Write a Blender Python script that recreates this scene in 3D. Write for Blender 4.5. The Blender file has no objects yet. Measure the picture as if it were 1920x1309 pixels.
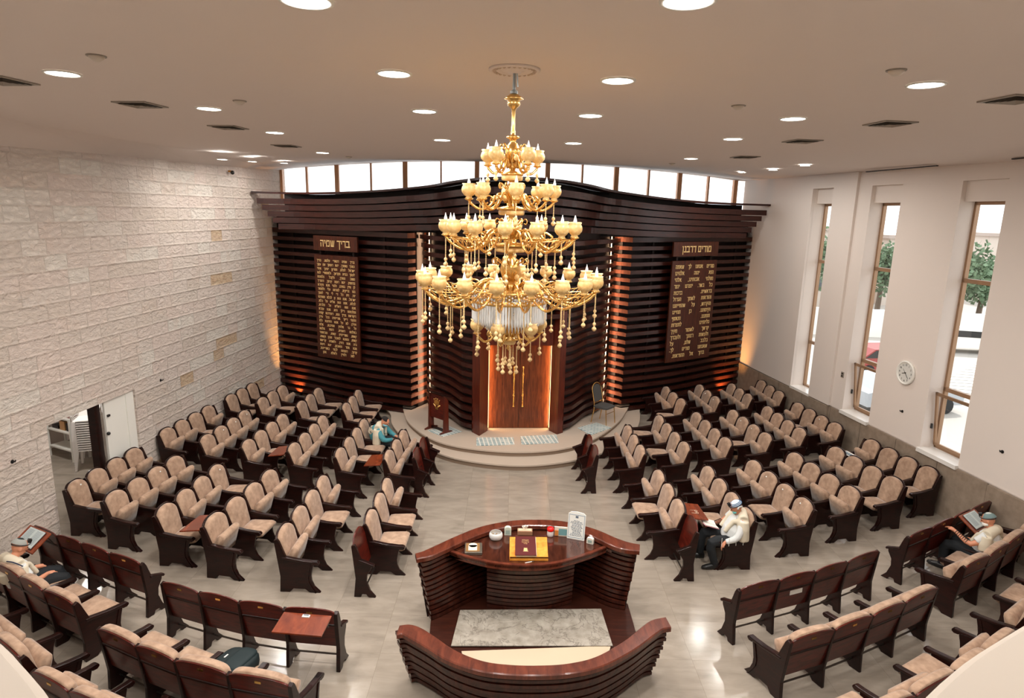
import bpy, math, random
from mathutils import Vector, Matrix, noise
random.seed(7)
SC = bpy.context.scene
COL = SC.collection
PI = math.pi
R = math.radians

# ------------------------------------------------------------------ camera, sky, sun, exposure
cam_d = bpy.data.cameras.new('camera'); cam = bpy.data.objects.new('camera', cam_d); COL.objects.link(cam)
cam_d.sensor_width = 36.0; cam_d.lens = 36.0 * 1200.0 / 1920.0; cam_d.clip_start = 0.05; cam_d.clip_end = 300
_r = Vector((0.99973622, 0.00481395, 0.02245679)); _u = Vector((-0.02296697, 0.20954801, 0.97752859)); _f = Vector((0, 0.97778651, -0.20960329))
cam.matrix_world = Matrix(((_r.x, _u.x, -_f.x, 0), (_r.y, _u.y, -_f.y, 0), (_r.z, _u.z, -_f.z, 5.57), (0, 0, 0, 1)))
SC.camera = cam
SC.view_settings.view_transform = 'Standard'; SC.view_settings.look = 'None'
SC.view_settings.exposure = 0.5; SC.view_settings.gamma = 1.0; SC.view_settings.use_curve_mapping = False
W = bpy.data.worlds.new('sky'); SC.world = W; W.use_nodes = True
W.node_tree.nodes['Background'].inputs[0].default_value = (0.93, 0.97, 1.0, 1)
W.node_tree.nodes['Background'].inputs[1].default_value = 1.6
sd = bpy.data.lights.new('sun', 'SUN'); sd.energy = 2.4; sd.angle = R(3); sd.color = (1, .96, .9)
sun = bpy.data.objects.new('sun', sd); COL.objects.link(sun); sun.rotation_euler = (R(38), R(-12), R(160))
SC.cycles.max_bounces = 7; SC.cycles.diffuse_bounces = 4; SC.cycles.glossy_bounces = 3; SC.cycles.transmission_bounces = 4
SC.cycles.transparent_max_bounces = 8; SC.cycles.sample_clamp_indirect = 6; SC.cycles.use_denoising = True
LAMP = 46.0        # watts of one ceiling downlight

# ------------------------------------------------------------------ mesh helpers
ORG = {}
def origin(o):
    v = Vector((0, 0, 0))
    while o is not None:
        v = v + Vector(ORG.get(o.name, (0, 0, 0))); o = o.parent
    return v
LABELS = set()
def tag(o, label=None, cat=None, group=None, kind=None):
    if label:
        n = len(label.split()); assert 4 <= n <= 16, (n, label)
        if not group or True:
            if label in LABELS and not group: print('DUPLICATE LABEL', label)
        LABELS.add(label); o['label'] = label
    if cat: o['category'] = cat
    if group: o['group'] = group
    if kind: o['kind'] = kind
    return o
def thing(name, loc, label, cat, group=None):
    o = bpy.data.objects.new(name, None); COL.objects.link(o); o.location = loc; o.empty_display_size = .1
    ORG[o.name] = Vector(loc)
    return tag(o, label, cat, group)
def hold(name, loc, parent):          # a part that only gathers its pieces
    o = bpy.data.objects.new(name, None); COL.objects.link(o); o.parent = parent
    o.location = Vector(loc) - origin(parent); ORG[o.name] = o.location.copy(); return o

class MB:
    def __init__(s): s.v = []; s.f = []
    def add(s, vs, fs):
        n = len(s.v); s.v += [tuple(v) for v in vs]; s.f += [tuple(i + n for i in f) for f in fs]; return s
    def box(s, c, d, rz=0.0, rx=0.0, ry=0.0):
        m = Matrix.Translation(c) @ Matrix.Rotation(rz, 4, 'Z') @ Matrix.Rotation(ry, 4, 'Y') @ Matrix.Rotation(rx, 4, 'X')
        x, y, z = d[0] / 2, d[1] / 2, d[2] / 2
        vs = [m @ Vector(p) for p in ((-x, -y, -z), (x, -y, -z), (x, y, -z), (-x, y, -z), (-x, -y, z), (x, -y, z), (x, y, z), (-x, y, z))]
        return s.add(vs, [(0, 3, 2, 1), (4, 5, 6, 7), (0, 1, 5, 4), (1, 2, 6, 5), (2, 3, 7, 6), (3, 0, 4, 7)])
    def hexa(s, p):     # 8 corners, lower ring then upper ring
        return s.add(p, [(0, 3, 2, 1), (4, 5, 6, 7), (0, 1, 5, 4), (1, 2, 6, 5), (2, 3, 7, 6), (3, 0, 4, 7)])
    def quad(s, *p): return s.add(p, [tuple(range(len(p)))])
    def prism(s, poly, o, a, b, c, t):   # poly in (a,b) axes from o, extruded t along c, centred
        n = len(poly)
        lo = [o + a * p[0] + b * p[1] - c * (t / 2) for p in poly]; hi = [v + c * t for v in lo]
        return s.add(lo + hi, [tuple(range(n))[::-1], tuple(range(n, 2 * n))] + [(i, (i + 1) % n, (i + 1) % n + n, i + n) for i in range(n)])
    def rings(s, rs, cap0=True, cap1=True):
        n = len(rs[0]); vs = [p for r in rs for p in r]; fs = []
        for k in range(len(rs) - 1):
            for i in range(n):
                j = (i + 1) % n; fs.append((k * n + i, k * n + j, (k + 1) * n + j, (k + 1) * n + i))
        if cap0: fs.append(tuple(range(n))[::-1])
        if cap1: fs.append(tuple(range((len(rs) - 1) * n, len(rs) * n)))
        return s.add(vs, fs)
    def tube(s, path, rad, n=8, cap=True):
        path = [Vector(p) for p in path]; rs = []
        if not isinstance(rad, (list, tuple)): rad = [rad] * len(path)
        prev = None
        for i, p in enumerate(path):
            t = (path[min(i + 1, len(path) - 1)] - path[max(i - 1, 0)]).normalized()
            if prev is None:
                a = t.orthogonal().normalized()
            else:
                a = (prev - t * prev.dot(t)).normalized()
            prev = a; b = t.cross(a)
            rs.append([p + (a * math.cos(2 * PI * k / n) + b * math.sin(2 * PI * k / n)) * rad[i] for k in range(n)])
        return s.rings(rs, cap, cap)
    def lathe(s, prof, c=(0, 0, 0), n=20, cap=True):
        c = Vector(c)
        return s.rings([[c + Vector((r * math.cos(2 * PI * k / n), r * math.sin(2 * PI * k / n), z)) for k in range(n)] for r, z in prof], cap, cap)
    def ball(s, c, r, n=8, m=6, sc=(1, 1, 1)):
        c = Vector(c); rs = []
        for i in range(m + 1):
            a = -PI / 2 + PI * (i + .02) / (m + .04)
            rs.append([c + Vector((r * sc[0] * math.cos(a) * math.cos(2 * PI * k / n), r * sc[1] * math.cos(a) * math.sin(2 * PI * k / n), r * sc[2] * math.sin(a))) for k in range(n)])
        return s.rings(rs)
    def build(s, name, mat, parent=None, smooth=False, bevel=0, local=False):
        me = bpy.data.meshes.new(name)
        o0 = Vector((0, 0, 0)) if (local or parent is None) else origin(parent)
        me.from_pydata([(v[0] - o0.x, v[1] - o0.y, v[2] - o0.z) for v in s.v], [], s.f)
        me.materials.append(mat); me.validate(); me.update()
        if smooth: me.shade_smooth()
        o = bpy.data.objects.new(name, me); COL.objects.link(o)
        if parent is not None: o.parent = parent
        if bevel:
            b = o.modifiers.new('edge', 'BEVEL'); b.width = bevel; b.segments = 2; b.limit_method = 'ANGLE'; b.angle_limit = R(50)
        return o
def V(*a): return Vector(a)
def catmull(pts, n=8):
    pts = [Vector(p) for p in pts]; out = []
    P = [pts[0] * 2 - pts[1]] + pts + [pts[-1] * 2 - pts[-2]]
    for i in range(1, len(P) - 2):
        for k in range(n):
            t = k / n; a, b, c, d = P[i - 1], P[i], P[i + 1], P[i + 2]
            out.append(.5 * ((2 * b) + (c - a) * t + (2 * a - 5 * b + 4 * c - d) * t * t + (3 * b - a - 3 * c + d) * t ** 3))
    out.append(pts[-1]); return out
def struct(o): o['kind'] = 'structure'; return o

# ------------------------------------------------------------------ materials
class NT:
    def __init__(s, name):
        s.m = bpy.data.materials.new(name); s.m.use_nodes = True; s.t = s.m.node_tree; s.b = s.t.nodes['Principled BSDF']
    def n(s, typ, **kw):
        x = s.t.nodes.new(typ)
        for k, v in kw.items():
            if k.startswith('i_'): x.inputs[int(k[2:])].default_value = v
            else: setattr(x, k, v)
        return x
    def l(s, a, b): s.t.links.new(a, b)
    def math(s, op, a, b=None, c=None):
        x = s.n('ShaderNodeMath', operation=op)
        for i, v in enumerate((a, b, c)):
            if v is None: continue
            if isinstance(v, (int, float)): x.inputs[i].default_value = v
            else: s.l(v, x.inputs[i])
        return x.outputs[0]
    def mix(s, fac, a, b):
        x = s.n('ShaderNodeMix', data_type='RGBA')
        for i, v in ((0, fac), (6, a), (7, b)):
            if isinstance(v, (int, float)): x.inputs[i].default_value = v
            elif isinstance(v, tuple): x.inputs[i].default_value = (*v, 1)
            else: s.l(v, x.inputs[i])
        return x.outputs[2]
    def set(s, base=None, rough=None, metal=None, **kw):
        if base is not None:
            if isinstance(base, tuple): s.b.inputs['Base Color'].default_value = (*base, 1)
            else: s.l(base, s.b.inputs['Base Color'])
        if rough is not None:
            if isinstance(rough, (int, float)): s.b.inputs['Roughness'].default_value = rough
            else: s.l(rough, s.b.inputs['Roughness'])
        if metal is not None: s.b.inputs['Metallic'].default_value = metal
        for k, v in kw.items(): s.b.inputs[k.replace('_', ' ')].default_value = v
        return s
    def bump(s, h, strength=.3, dist=.01):
        b = s.n('ShaderNodeBump'); b.inputs['Strength'].default_value = strength; b.inputs['Distance'].default_value = dist
        s.l(h, b.inputs['Height']); s.l(b.outputs[0], s.b.inputs['Normal']); return s
    def coord(s, kind='Object'): return s.n('ShaderNodeTexCoord').outputs[kind]
    def noise(s, vec, scale, detail=4, rough=.55, dist=0.0):
        x = s.n('ShaderNodeTexNoise'); x.inputs['Scale'].default_value = scale; x.inputs['Detail'].default_value = detail
        x.inputs['Roughness'].default_value = rough; x.inputs['Distortion'].default_value = dist
        if vec is not None: s.l(vec, x.inputs['Vector'])
        return x.outputs[0]
    def ramp(s, fac, stops):
        x = s.n('ShaderNodeValToRGB'); e = x.color_ramp.elements
        while len(e) < len(stops): e.new(.5)
        for el, (p, c) in zip(e, stops): el.position = p; el.color = (*c, 1)
        s.l(fac, x.inputs[0]); return x.outputs[0]
    def mapped(s, scale=(1, 1, 1), rot=(0, 0, 0), kind='Object'):
        x = s.n('ShaderNodeMapping'); x.inputs['Scale'].default_value = scale; x.inputs['Rotation'].default_value = rot
        s.l(s.coord(kind), x.inputs[0]); return x.outputs[0]
def lin(r, g, b):
    f = lambda c: (c / 255 / 12.92) if c / 255 <= .04045 else ((c / 255 + .055) / 1.055) ** 2.4
    return (f(r), f(g), f(b))
def plain(name, c, rough=.6, metal=0.0, **kw): return NT(name).set(c, rough, metal, **kw).m
def emit(name, c, s):
    t = NT(name); t.set((.8, .8, .8), .5); t.b.inputs['Emission Color'].default_value = (*c, 1); t.b.inputs['Emission Strength'].default_value = s; return t.m
def wood(name, dark, light, rough=.3, scale=(1, 1, 14), coat=.3, kind='Object', g=3.0):
    t = NT(name); v = t.mapped(scale, kind=kind); n1 = t.noise(v, g, 6, .6, .6)
    c = t.ramp(n1, [(.3, dark), (.7, light)]); t.set(c, rough); t.b.inputs['Coat Weight'].default_value = coat; t.b.inputs['Coat Roughness'].default_value = .15; t.b.inputs['Specular IOR Level'].default_value = .3
    t.bump(n1, .08, .004); return t.m
M = {}
M['wood'] = wood('seat_wood', lin(14, 5, 4), lin(42, 14, 9), .34, (2, 2, 9), .08)
M['wood_back'] = wood('seat_shell_wood', lin(50, 12, 8), lin(100, 30, 18), .32, (1.5, 1.5, 8), .15)
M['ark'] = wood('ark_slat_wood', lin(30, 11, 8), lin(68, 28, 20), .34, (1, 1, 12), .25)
M['ark_back'] = wood('ark_shade_wood', lin(16, 6, 4), lin(30, 12, 8), .55, (1, 1, 6), .0)  # slat wood darkened, shade behind the slats put into the colour
M['ark_door'] = wood('ark_door_wood', lin(64, 28, 14), lin(116, 60, 32), .34, (8, 8, .8), .3)
M['pilaster'] = wood('pilaster_wood', lin(60, 20, 12), lin(100, 38, 22), .3, (8, 8, .8), .4)
M['bimah'] = wood('bimah_slat_wood', lin(36, 14, 9), lin(76, 34, 22), .3, (5, 5, 1), .35)
M['cap'] = wood('bimah_cap_wood', lin(66, 27, 17), lin(114, 56, 38), .28, (4, 1, 1), .5)
M['ret'] = wood('lit_slat_wood', lin(96, 46, 26), lin(140, 76, 48), .7, (6, 6, 1), .0)  # slat wood in a lighter tone, the strip glow put into the colour
M['desk'] = wood('desk_wood', lin(96, 36, 18), lin(146, 68, 38), .25, (2.5, .7, 1), .6)
M['dark_gloss'] = wood('table_wood', lin(40, 17, 11), lin(84, 42, 28), .1, (6, 1, 1), .8)
def fabric():
    t = NT('beige_suede'); v = t.coord(); n1 = t.noise(v, 9, 3, .6); n2 = t.noise(v, 160, 2, .5)
    c = t.ramp(n1, [(.3, lin(148, 118, 96)), (.72, lin(188, 157, 132))])
    t.set(c, .85); t.b.inputs['Sheen Weight'].default_value = .35; t.b.inputs['Sheen Roughness'].default_value = .4
    t.bump(n2, .15, .003); return t.m
M['fabric'] = fabric()
def floor_mat():
    t = NT('polished_floor_tile'); v = t.coord(); sep = t.n('ShaderNodeSeparateXYZ'); t.l(v, sep.inputs[0])
    x, y = sep.outputs[0], sep.outputs[1]; L = .8
    fx = t.math('DIVIDE', x, L); fy = t.math('DIVIDE', y, L)
    cx = t.math('FLOOR', fx); cy = t.math('FLOOR', fy)
    cmb = t.n('ShaderNodeCombineXYZ'); t.l(cx, cmb.inputs[0]); t.l(cy, cmb.inputs[1])
    wn = t.n('ShaderNodeTexWhiteNoise'); t.l(cmb.outputs[0], wn.inputs[0])
    ax = t.math('ABSOLUTE', t.math('SUBTRACT', t.math('FRACT', fx), .5)); ay = t.math('ABSOLUTE', t.math('SUBTRACT', t.math('FRACT', fy), .5))
    joint = t.math('GREATER_THAN', t.math('MAXIMUM', ax, ay), .497)
    off = t.n('ShaderNodeVectorMath', operation='MULTIPLY_ADD'); t.l(wn.outputs[1], off.inputs[0]); off.inputs[1].default_value = (7, 7, 7); t.l(v, off.inputs[2])
    st = t.n('ShaderNodeMapping'); st.inputs['Scale'].default_value = (1, 3.2, 1); t.l(off.outputs[0], st.inputs[0])
    n1 = t.noise(st.outputs[0], 1.6, 5, .6, .4)
    c = t.ramp(n1, [(.25, lin(134, 124, 112)), (.55, lin(156, 145, 132)), (.8, lin(170, 159, 146))])
    c2 = t.mix(t.math('MULTIPLY', wn.outputs[0], .22), c, lin(146, 135, 122))
    c3 = t.mix(t.math('MULTIPLY', joint, .6), c2, lin(120, 108, 92))
    t.set(c3, t.math('MULTIPLY_ADD', n1, .1, .1)); t.b.inputs['Specular IOR Level'].default_value = .5
    return t.m
M['floor'] = floor_mat()
def stone_mat():
    # split-face blocks: x along the wall, z up, courses of 0.26 m
    t = NT('split_face_stone'); v = t.coord('UV'); sep = t.n('ShaderNodeSeparateXYZ'); t.l(v, sep.inputs[0])
    u, z = sep.outputs[0], sep.outputs[1]; h = .262
    fz = t.math('DIVIDE', z, h); row = t.math('FLOOR', fz)
    wr = t.n('ShaderNodeTexWhiteNoise', noise_dimensions='1D'); t.l(row, wr.inputs['W'])
    uu = t.math('ADD', t.math('MULTIPLY', u, 1.5), t.math('MULTIPLY', wr.outputs[0], 17.0))
    # vary block lengths inside the course
    wob = t.math('MULTIPLY', t.math('SINE', t.math('MULTIPLY', uu, 2.1)), .26); uu = t.math('ADD', uu, wob)
    colm = t.math('FLOOR', uu)
    cmb = t.n('ShaderNodeCombineXYZ'); t.l(colm, cmb.inputs[0]); t.l(row, cmb.inputs[1])
    wn = t.n('ShaderNodeTexWhiteNoise', noise_dimensions='2D'); t.l(cmb.outputs[0], wn.inputs[0])
    du = t.math('SUBTRACT', .5, t.math('ABSOLUTE', t.math('SUBTRACT', t.math('FRACT', uu), .5)))
    dz = t.math('MULTIPLY', t.math('SUBTRACT', .5, t.math('ABSOLUTE', t.math('SUBTRACT', t.math('FRACT', fz), .5))), 1.0)
    eu = t.math('MINIMUM', t.math('DIVIDE', du, .025), 1.0); ez = t.math('MINIMUM', t.math('DIVIDE', dz, .12), 1.0)
    edge = t.math('MINIMUM', eu, ez)
    vec3 = t.n('ShaderNodeMapping'); vec3.inputs['Scale'].default_value = (1, 1.6, 1); t.l(v, vec3.inputs[0])
    n1 = t.noise(vec3.outputs[0], 8, 8, .68, .6); n2 = t.noise(v, 1.6, 3, .5)
    base = t.ramp(wn.outputs[0], [(.0, lin(232, 216, 202)), (.35, lin(238, 224, 212)), (.7, lin(240, 222, 210)), (.9, lin(244, 234, 222))])
    orange = t.math('MULTIPLY', t.math('GREATER_THAN', wn.outputs[0], .978), .8); ocr = t.ramp(n1, [(.35, lin(206, 160, 112)), (.6, lin(226, 198, 160))])
    base = t.mix(orange, base, ocr)
    base = t.mix(t.math('MULTIPLY', t.math('GREATER_THAN', n2, .6), .18), base, lin(238, 212, 194))
    base = t.mix(t.math('MULTIPLY', t.math('SUBTRACT', 1.0, edge), .12), base, lin(200, 182, 162))
    t.set(base, .9)
    hgt = t.math('ADD', t.math('MULTIPLY', n1, 1.3), t.math('MULTIPLY', edge, .3))
    t.bump(hgt, 1.0, .075); return t.m
M['stone'] = stone_mat()
def plaster(name, c, b=.04):
    t = NT(name); n1 = t.noise(t.coord(), 3, 4); cc = t.mix(t.math('MULTIPLY', n1, .12), c, tuple(x * .88 for x in c)); t.set(cc, .75); t.bump(t.noise(t.coord(), 60, 3), b, .004); return t.m
M['ceiling'] = plaster('ceiling_paint', lin(224, 213, 206)); M['wall'] = plaster('cream_paint', lin(226, 215, 206))
def wains():
    t = NT('wainscot_stone'); v = t.coord('UV'); sep = t.n('ShaderNodeSeparateXYZ'); t.l(v, sep.inputs[0])
    f = t.math('FRACT', t.math('DIVIDE', sep.outputs[0], 1.15)); j = t.math('LESS_THAN', f, .012)
    n1 = t.noise(v, 6, 5, .6); c = t.ramp(n1, [(.3, lin(134, 118, 102)), (.7, lin(158, 141, 124))])
    t.set(t.mix(t.math('MULTIPLY', j, .8), c, lin(60, 50, 42)), .45); return t.m
M['wains'] = wains()
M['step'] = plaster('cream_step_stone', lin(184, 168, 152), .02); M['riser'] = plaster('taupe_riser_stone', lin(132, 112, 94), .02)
M['white'] = plain('white_paint', lin(232, 230, 222), .5); M['plastic'] = plain('white_plastic', lin(236, 232, 228), .35)
M['bronze'] = plain('bronze_frame', lin(160, 128, 100), .4, .4); M['frame_tan'] = plain('tan_window_frame', lin(196, 140, 96), .5)
M['gold'] = NT('polished_gold').set(lin(236, 192, 118), .24, 1.0).m
M['gold_dark'] = NT('antique_gold').set(lin(170, 120, 54), .32, 1.0).m
def alab():
    t = NT('alabaster'); n1 = t.noise(t.coord(), 22, 4); c = t.ramp(n1, [(.35, lin(206, 162, 96)), (.7, lin(236, 208, 150))]); t.set(c, .35)
    t.b.inputs['Subsurface Weight'].default_value = .0; t.b.inputs['Transmission Weight'].default_value = .0; return t.m
M['alab'] = alab(); M['bead'] = plain('cream_bead', lin(222, 190, 136), .25)
M['crystal'] = NT('cut_crystal').set(lin(230, 232, 232), .06, 0.0, IOR=1.5, Alpha=.62).m
M['bulb'] = emit('bulb_glass', (1, .94, .86), .25)
M['lamp'] = emit('downlight_diffuser', (1, .97, .92), 16.0)
M['led'] = emit('warm_led', (1, .62, .36), 9.0); M['led2'] = emit('amber_led', (1, .5, .18), 5.0)
M['black'] = plain('black_metal', (.012, .012, .012), .4); M['steel'] = plain('dark_rail_metal', lin(70, 62, 56), .3, .8)
M['letters'] = NT('gold_letters').set(lin(248, 214, 150), .35, .3).m
M['grey'] = plain('grey_vent', lin(150, 142, 132), .5); M['vent_dark'] = plain('vent_dark', lin(50, 42, 36), .6)
def glassm():
    t = NT('window_glass'); t.t.nodes.remove(t.b); tr = t.n('ShaderNodeBsdfTransparent'); gl = t.n('ShaderNodeBsdfGlossy'); gl.inputs['Roughness'].default_value = .02
    mx = t.n('ShaderNodeMixShader'); mx.inputs[0].default_value = .06; t.l(tr.outputs[0], mx.inputs[1]); t.l(gl.outputs[0], mx.inputs[2])
    t.l(mx.outputs[0], t.t.nodes['Material Output'].inputs[0]); return t.m
M['glass'] = glassm()
def col(name, r, g, b, rough=.6, metal=0.): 
    if name not in M: M[name] = plain(name, lin(r, g, b), rough, metal)
    return M[name]
# ------------------------------------------------------------------ room shell
LP = V(-7.615, 10.249, 0); LD = V(.071, .9975, 0).normalized(); LN = V(LD.y, -LD.x, 0)      # left wall line, direction, inward normal
RP = V(8.367, 11.771, 0); RD = V(-.1271, .9919, 0).normalized(); RN = V(-RD.y, RD.x, 0)      # right wall
def wallbox(mb, P, D, N, s0, s1, z0, z1, d0=-.3, d1=0.0):   # d along the inward normal
    q = lambda s, d, z: P + D * s + N * d + V(0, 0, z)
    mb.hexa([q(s0, d0, z0), q(s1, d0, z0), q(s1, d1, z0), q(s0, d1, z0), q(s0, d0, z1), q(s1, d0, z1), q(s1, d1, z1), q(s0, d1, z1)])
def uvwall(o, P, D):
    me = o.data; uv = me.uv_layers.new(name='wall')
    org = Vector(ORG.get(o.parent.name, (0, 0, 0))) if o.parent else V(0, 0, 0)
    for lp in me.loops:
        c = me.vertices[lp.vertex_index].co + org
        uv.data[lp.index].uv = ((c - P).dot(D), c.z)
    return o
# floor
fm = MB(); fm.box((.4, 8.2, -.1), (20, 26, .2)); struct(fm.build('floor', M['floor']))
# left wall of stone, with the opening to the side room
wl = MB(); O0, O1 = -.25, 1.98
wallbox(wl, LP, LD, LN, -13.4, O0, 0, 7.0); wallbox(wl, LP, LD, LN, O1, 9.6, 0, 7.0); wallbox(wl, LP, LD, LN, O0, O1, 1.95, 7.0)
o = struct(wl.build('wall_left', M['stone'])); uvwall(o, LP, LD)
# right wall: cream plaster, three tall window bays, wainscot
def sy(y): return (y - RP.y) / RD.y
WINS = [(sy(16.12), sy(16.98), 1), (sy(13.85), sy(14.8), 2), (sy(11.33), sy(12.3), 3)]
edges = [sy(-3.2)]
for a, b, _ in WINS[::-1]: edges += [a, b]
edges.append(sy(20.75))
wr2 = MB()
for i in range(0, len(edges), 2):
    a, b = edges[i], edges[i + 1]
    wallbox(wr2, RP, RD, RN, a, b, 1.06, 7.0, -.42)
for a, b, _ in WINS:
    wallbox(wr2, RP, RD, RN, a, b, 6.32, 7.0, -.42); wallbox(wr2, RP, RD, RN, a, b, 5.95, 6.32, -.42, -.09)
wallbox(wr2, RP, RD, RN, edges[0], edges[-1], 0, 1.06, -.42, -.02)
a, b, _ = WINS[0]
for s0, s1, z0, z1 in ((sy(15.25), a, 1.06, 6.9), (b, sy(20.7), 1.06, 6.9), (a, b, 6.32, 6.9)): wallbox(wr2, RP, RD, RN, s0, s1, z0, z1, -.01, .06)
o = struct(wr2.build('wall_right', M['wall'])); uvwall(o, RP, RD)
wb = MB(); wallbox(wb, RP, RD, RN, edges[0], sy(10.62), 0, 1.04, -.01, .05); wallbox(wb, RP, RD, RN, sy(10.64), sy(15.25), 0, 1.04, -.01, .03); wallbox(wb, RP, RD, RN, sy(15.25), edges[-1], 0, 1.04, -.01, .09)
o = struct(wb.build('baseboard_right', M['wains'])); uvwall(o, RP, RD)
for a, b, k in WINS:
    c0 = RP + RD * ((a + b) / 2)
    w = bpy.data.objects.new('window_%d' % k, None); COL.objects.link(w); w.location = c0; ORG[w.name] = c0.copy(); w['kind'] = 'structure'
    D0 = -.36; fr = MB(); fw_ = .05
    for s0, s1, z0, z1 in ((a, a + fw_, 1.1, 5.95), (b - fw_, b, 1.1, 5.95), (a, b, 5.89, 5.95), (a, b, 1.1, 1.15), (a, b, 4.44, 4.52), (a, b, 2.28, 2.36)):
        wallbox(fr, RP, RD, RN, s0, s1, z0, z1, D0 - .03, D0 + .05)
    fr.build('window_frame', M['bronze'], w)
    gl = MB(); g0 = 1.15 if k == 1 else 2.32
    q = lambda s, z, d=D0: RP + RD * s + RN * d + V(0, 0, z)
    gl.quad(q(a, g0), q(b, g0), q(b, 5.9), q(a, 5.9)); gl.build('pane', M['glass'], w)
    if k > 1:      # lower sash, tilted inwards at its top
        sa = MB(); sg = MB()
        def ti(s, z): return RP + RD * s + RN * (D0 + .06 + (z - 1.15) * .12) + V(0, 0, z)
        for s0, s1, z0, z1 in ((a + .03, a + .08, 1.16, 2.26), (b - .08, b - .03, 1.16, 2.26), (a + .03, b - .03, 2.2, 2.26), (a + .03, b - .03, 1.16, 1.22)):
            sa.hexa([ti(s0, z0), ti(s1, z0), ti(s1, z0) + RN * .04, ti(s0, z0) + RN * .04, ti(s0, z1), ti(s1, z1), ti(s1, z1) + RN * .04, ti(s0, z1) + RN * .04])
        so = sa.build('open_sash', M['bronze'], w)
        sg.quad(ti(a + .06, 1.2), ti(b - .06, 1.2), ti(b - .06, 2.22), ti(a + .06, 2.22)); sg.build('pane', M['glass'], so)
        hd = MB(); hd.box(ti(b - .02, 1.55) + RN * .08, (.03, .03, .1)); hd.build('sash_catch', M['black'], so)
    sl = MB(); wallbox(sl, RP, RD, RN, a - .01, b + .01, 1.02, 1.1, D0 + .02, .07); sl.build('window_sill', col('sill_marble', 232, 228, 222, .25), w)
# back wall behind the ark with its clerestory
BA = V(-7.05, 19.42, 0); BB = V(7.3, 20.62, 0); BD = (BB - BA).normalized(); BN = V(BD.y, -BD.x, 0); BL = (BB - BA).length
TOP = [(-.3, 6.62), (1.0, 6.74), (2.2, 6.85), (3.6, 6.95), (5.2, 7.02), (7.2, 7.06), (9.2, 7.02), (10.6, 6.96), (12.0, 6.87), (13.2, 6.77), (14.0, 6.68), (BL + .3, 6.66)]
def topz(s):
    for (a, za), (b, zb) in zip(TOP, TOP[1:]):
        if a <= s <= b: return za + (zb - za) * (s - a) / (b - a)
    return TOP[-1][1]
bw = MB(); wallbox(bw, BA, BD, BN, -.4, BL + .4, 0, 5.75); o = struct(bw.build('wall_back', M['wall'])); uvwall(o, BA, BD)
hb = MB()
for (a, za), (b, zb) in zip(TOP, TOP[1:]):
    q = lambda s, d, z: BA + BD * s + BN * d + V(0, 0, z)
    hb.hexa([q(a, -.3, za), q(b, -.3, zb), q(b, 0, zb), q(a, 0, za), q(a, -.3, 7.5), q(b, -.3, 7.5), q(b, 0, 7.5), q(a, 0, 7.5)])
struct(hb.build('trim_1', M['wall']))
MUL = [(.10, .13), (.86, .05), (1.74, .12), (2.74, .05), (3.75, .14), (4.82, .05), (5.9, .14), (6.95, .05), (8.05, .14), (9.12, .05), (10.18, .14), (11.2, .05), (12.18, .13), (13.1, .05), (13.98, .12)]
for k in range(len(MUL) - 1):
    (a, wa), (b, wb_) = MUL[k], MUL[k + 1]
    w = bpy.data.objects.new('window_%d' % (4 + k), None); COL.objects.link(w); w['kind'] = 'structure'
    fr = MB(); q = lambda s, z, d=-.15: BA + BD * s + BN * d + V(0, 0, z)
    for s, ww in (((a, wa), (b, wb_)) if k == 0 else ((b, wb_),)): wallbox(fr, BA, BD, BN, s - ww / 2, s + ww / 2, 5.7, topz(s) + .03, -.2, -.05)
    wallbox(fr, BA, BD, BN, a, b, 5.74, 5.8, -.2, -.05)
    fr.build('window_frame', M['frame_tan'], w)
    gl = MB(); gl.quad(q(a, 5.78), q(b, 5.78), q(b, topz(b)), q(a, topz(a))); gl.build('pane', M['glass'], w)
# ceiling: flat panel in the middle and a perimeter band that meets the walls
PZ = 6.65
panel = [(-7.3, -3.2), (-7.15, 6), (-7.0, 9), (-6.85, 12), (-6.55, 13.7), (-5.9, 14.4), (-5.2, 14.72), (-3.9, 14.88), (-2.4, 14.8), (0, 14.8), (2.6, 14.9), (4.4, 14.86), (5.1, 14.65), (5.87, 13.95), (6.5, 12.7), (6.95, 11.5), (7.4, 9.6), (7.9, 6), (8.6, -3.2)]
cp = MB(); n = len(panel)
cp.add([(x, y, PZ) for x, y in panel] + [(x, y, PZ + .035) for x, y in panel], [tuple(range(n))[::-1]] + [(i, i + 1, i + 1 + n, i + n) for i in range(n - 1)])
outer = []
def lx(y, z): p = LP + LD * ((y - LP.y) / LD.y); return (p.x - .02, p.y, z)
def rx_(y, z): p = RP + RD * ((y - RP.y) / RD.y); return (p.x + .02, p.y, z)
def bk(s): p = BA + BD * s; return (p.x, p.y, topz(s) + .01)
outer = [lx(-3.2, 6.2), lx(6, 6.28), lx(9.2, 6.33), lx(12.8, 6.43), lx(15.2, 6.47), lx(19.3, 6.6), bk(1.0), bk(2.4), bk(4.4), bk(7.1), bk(9.6), bk(11.4), bk(12.8), (BB.x + .05, BB.y, 6.67), rx_(18.0, 6.66), rx_(15.5, 6.65), rx_(12.5, 6.61), rx_(8.5, 6.56), rx_(-3.2, 6.5)]
assert len(outer) == n
cp.add([(x, y, PZ + .035) for x, y in panel] + outer, [(i, i + 1, i + 1 + n, i + n) for i in range(n - 1)])
cp.add([(-12, -4, 7.5), (12, -4, 7.5), (12, 22, 7.5), (-12, 22, 7.5)], [(0, 1, 2, 3)])
struct(cp.build('ceiling', M['ceiling']))
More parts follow.
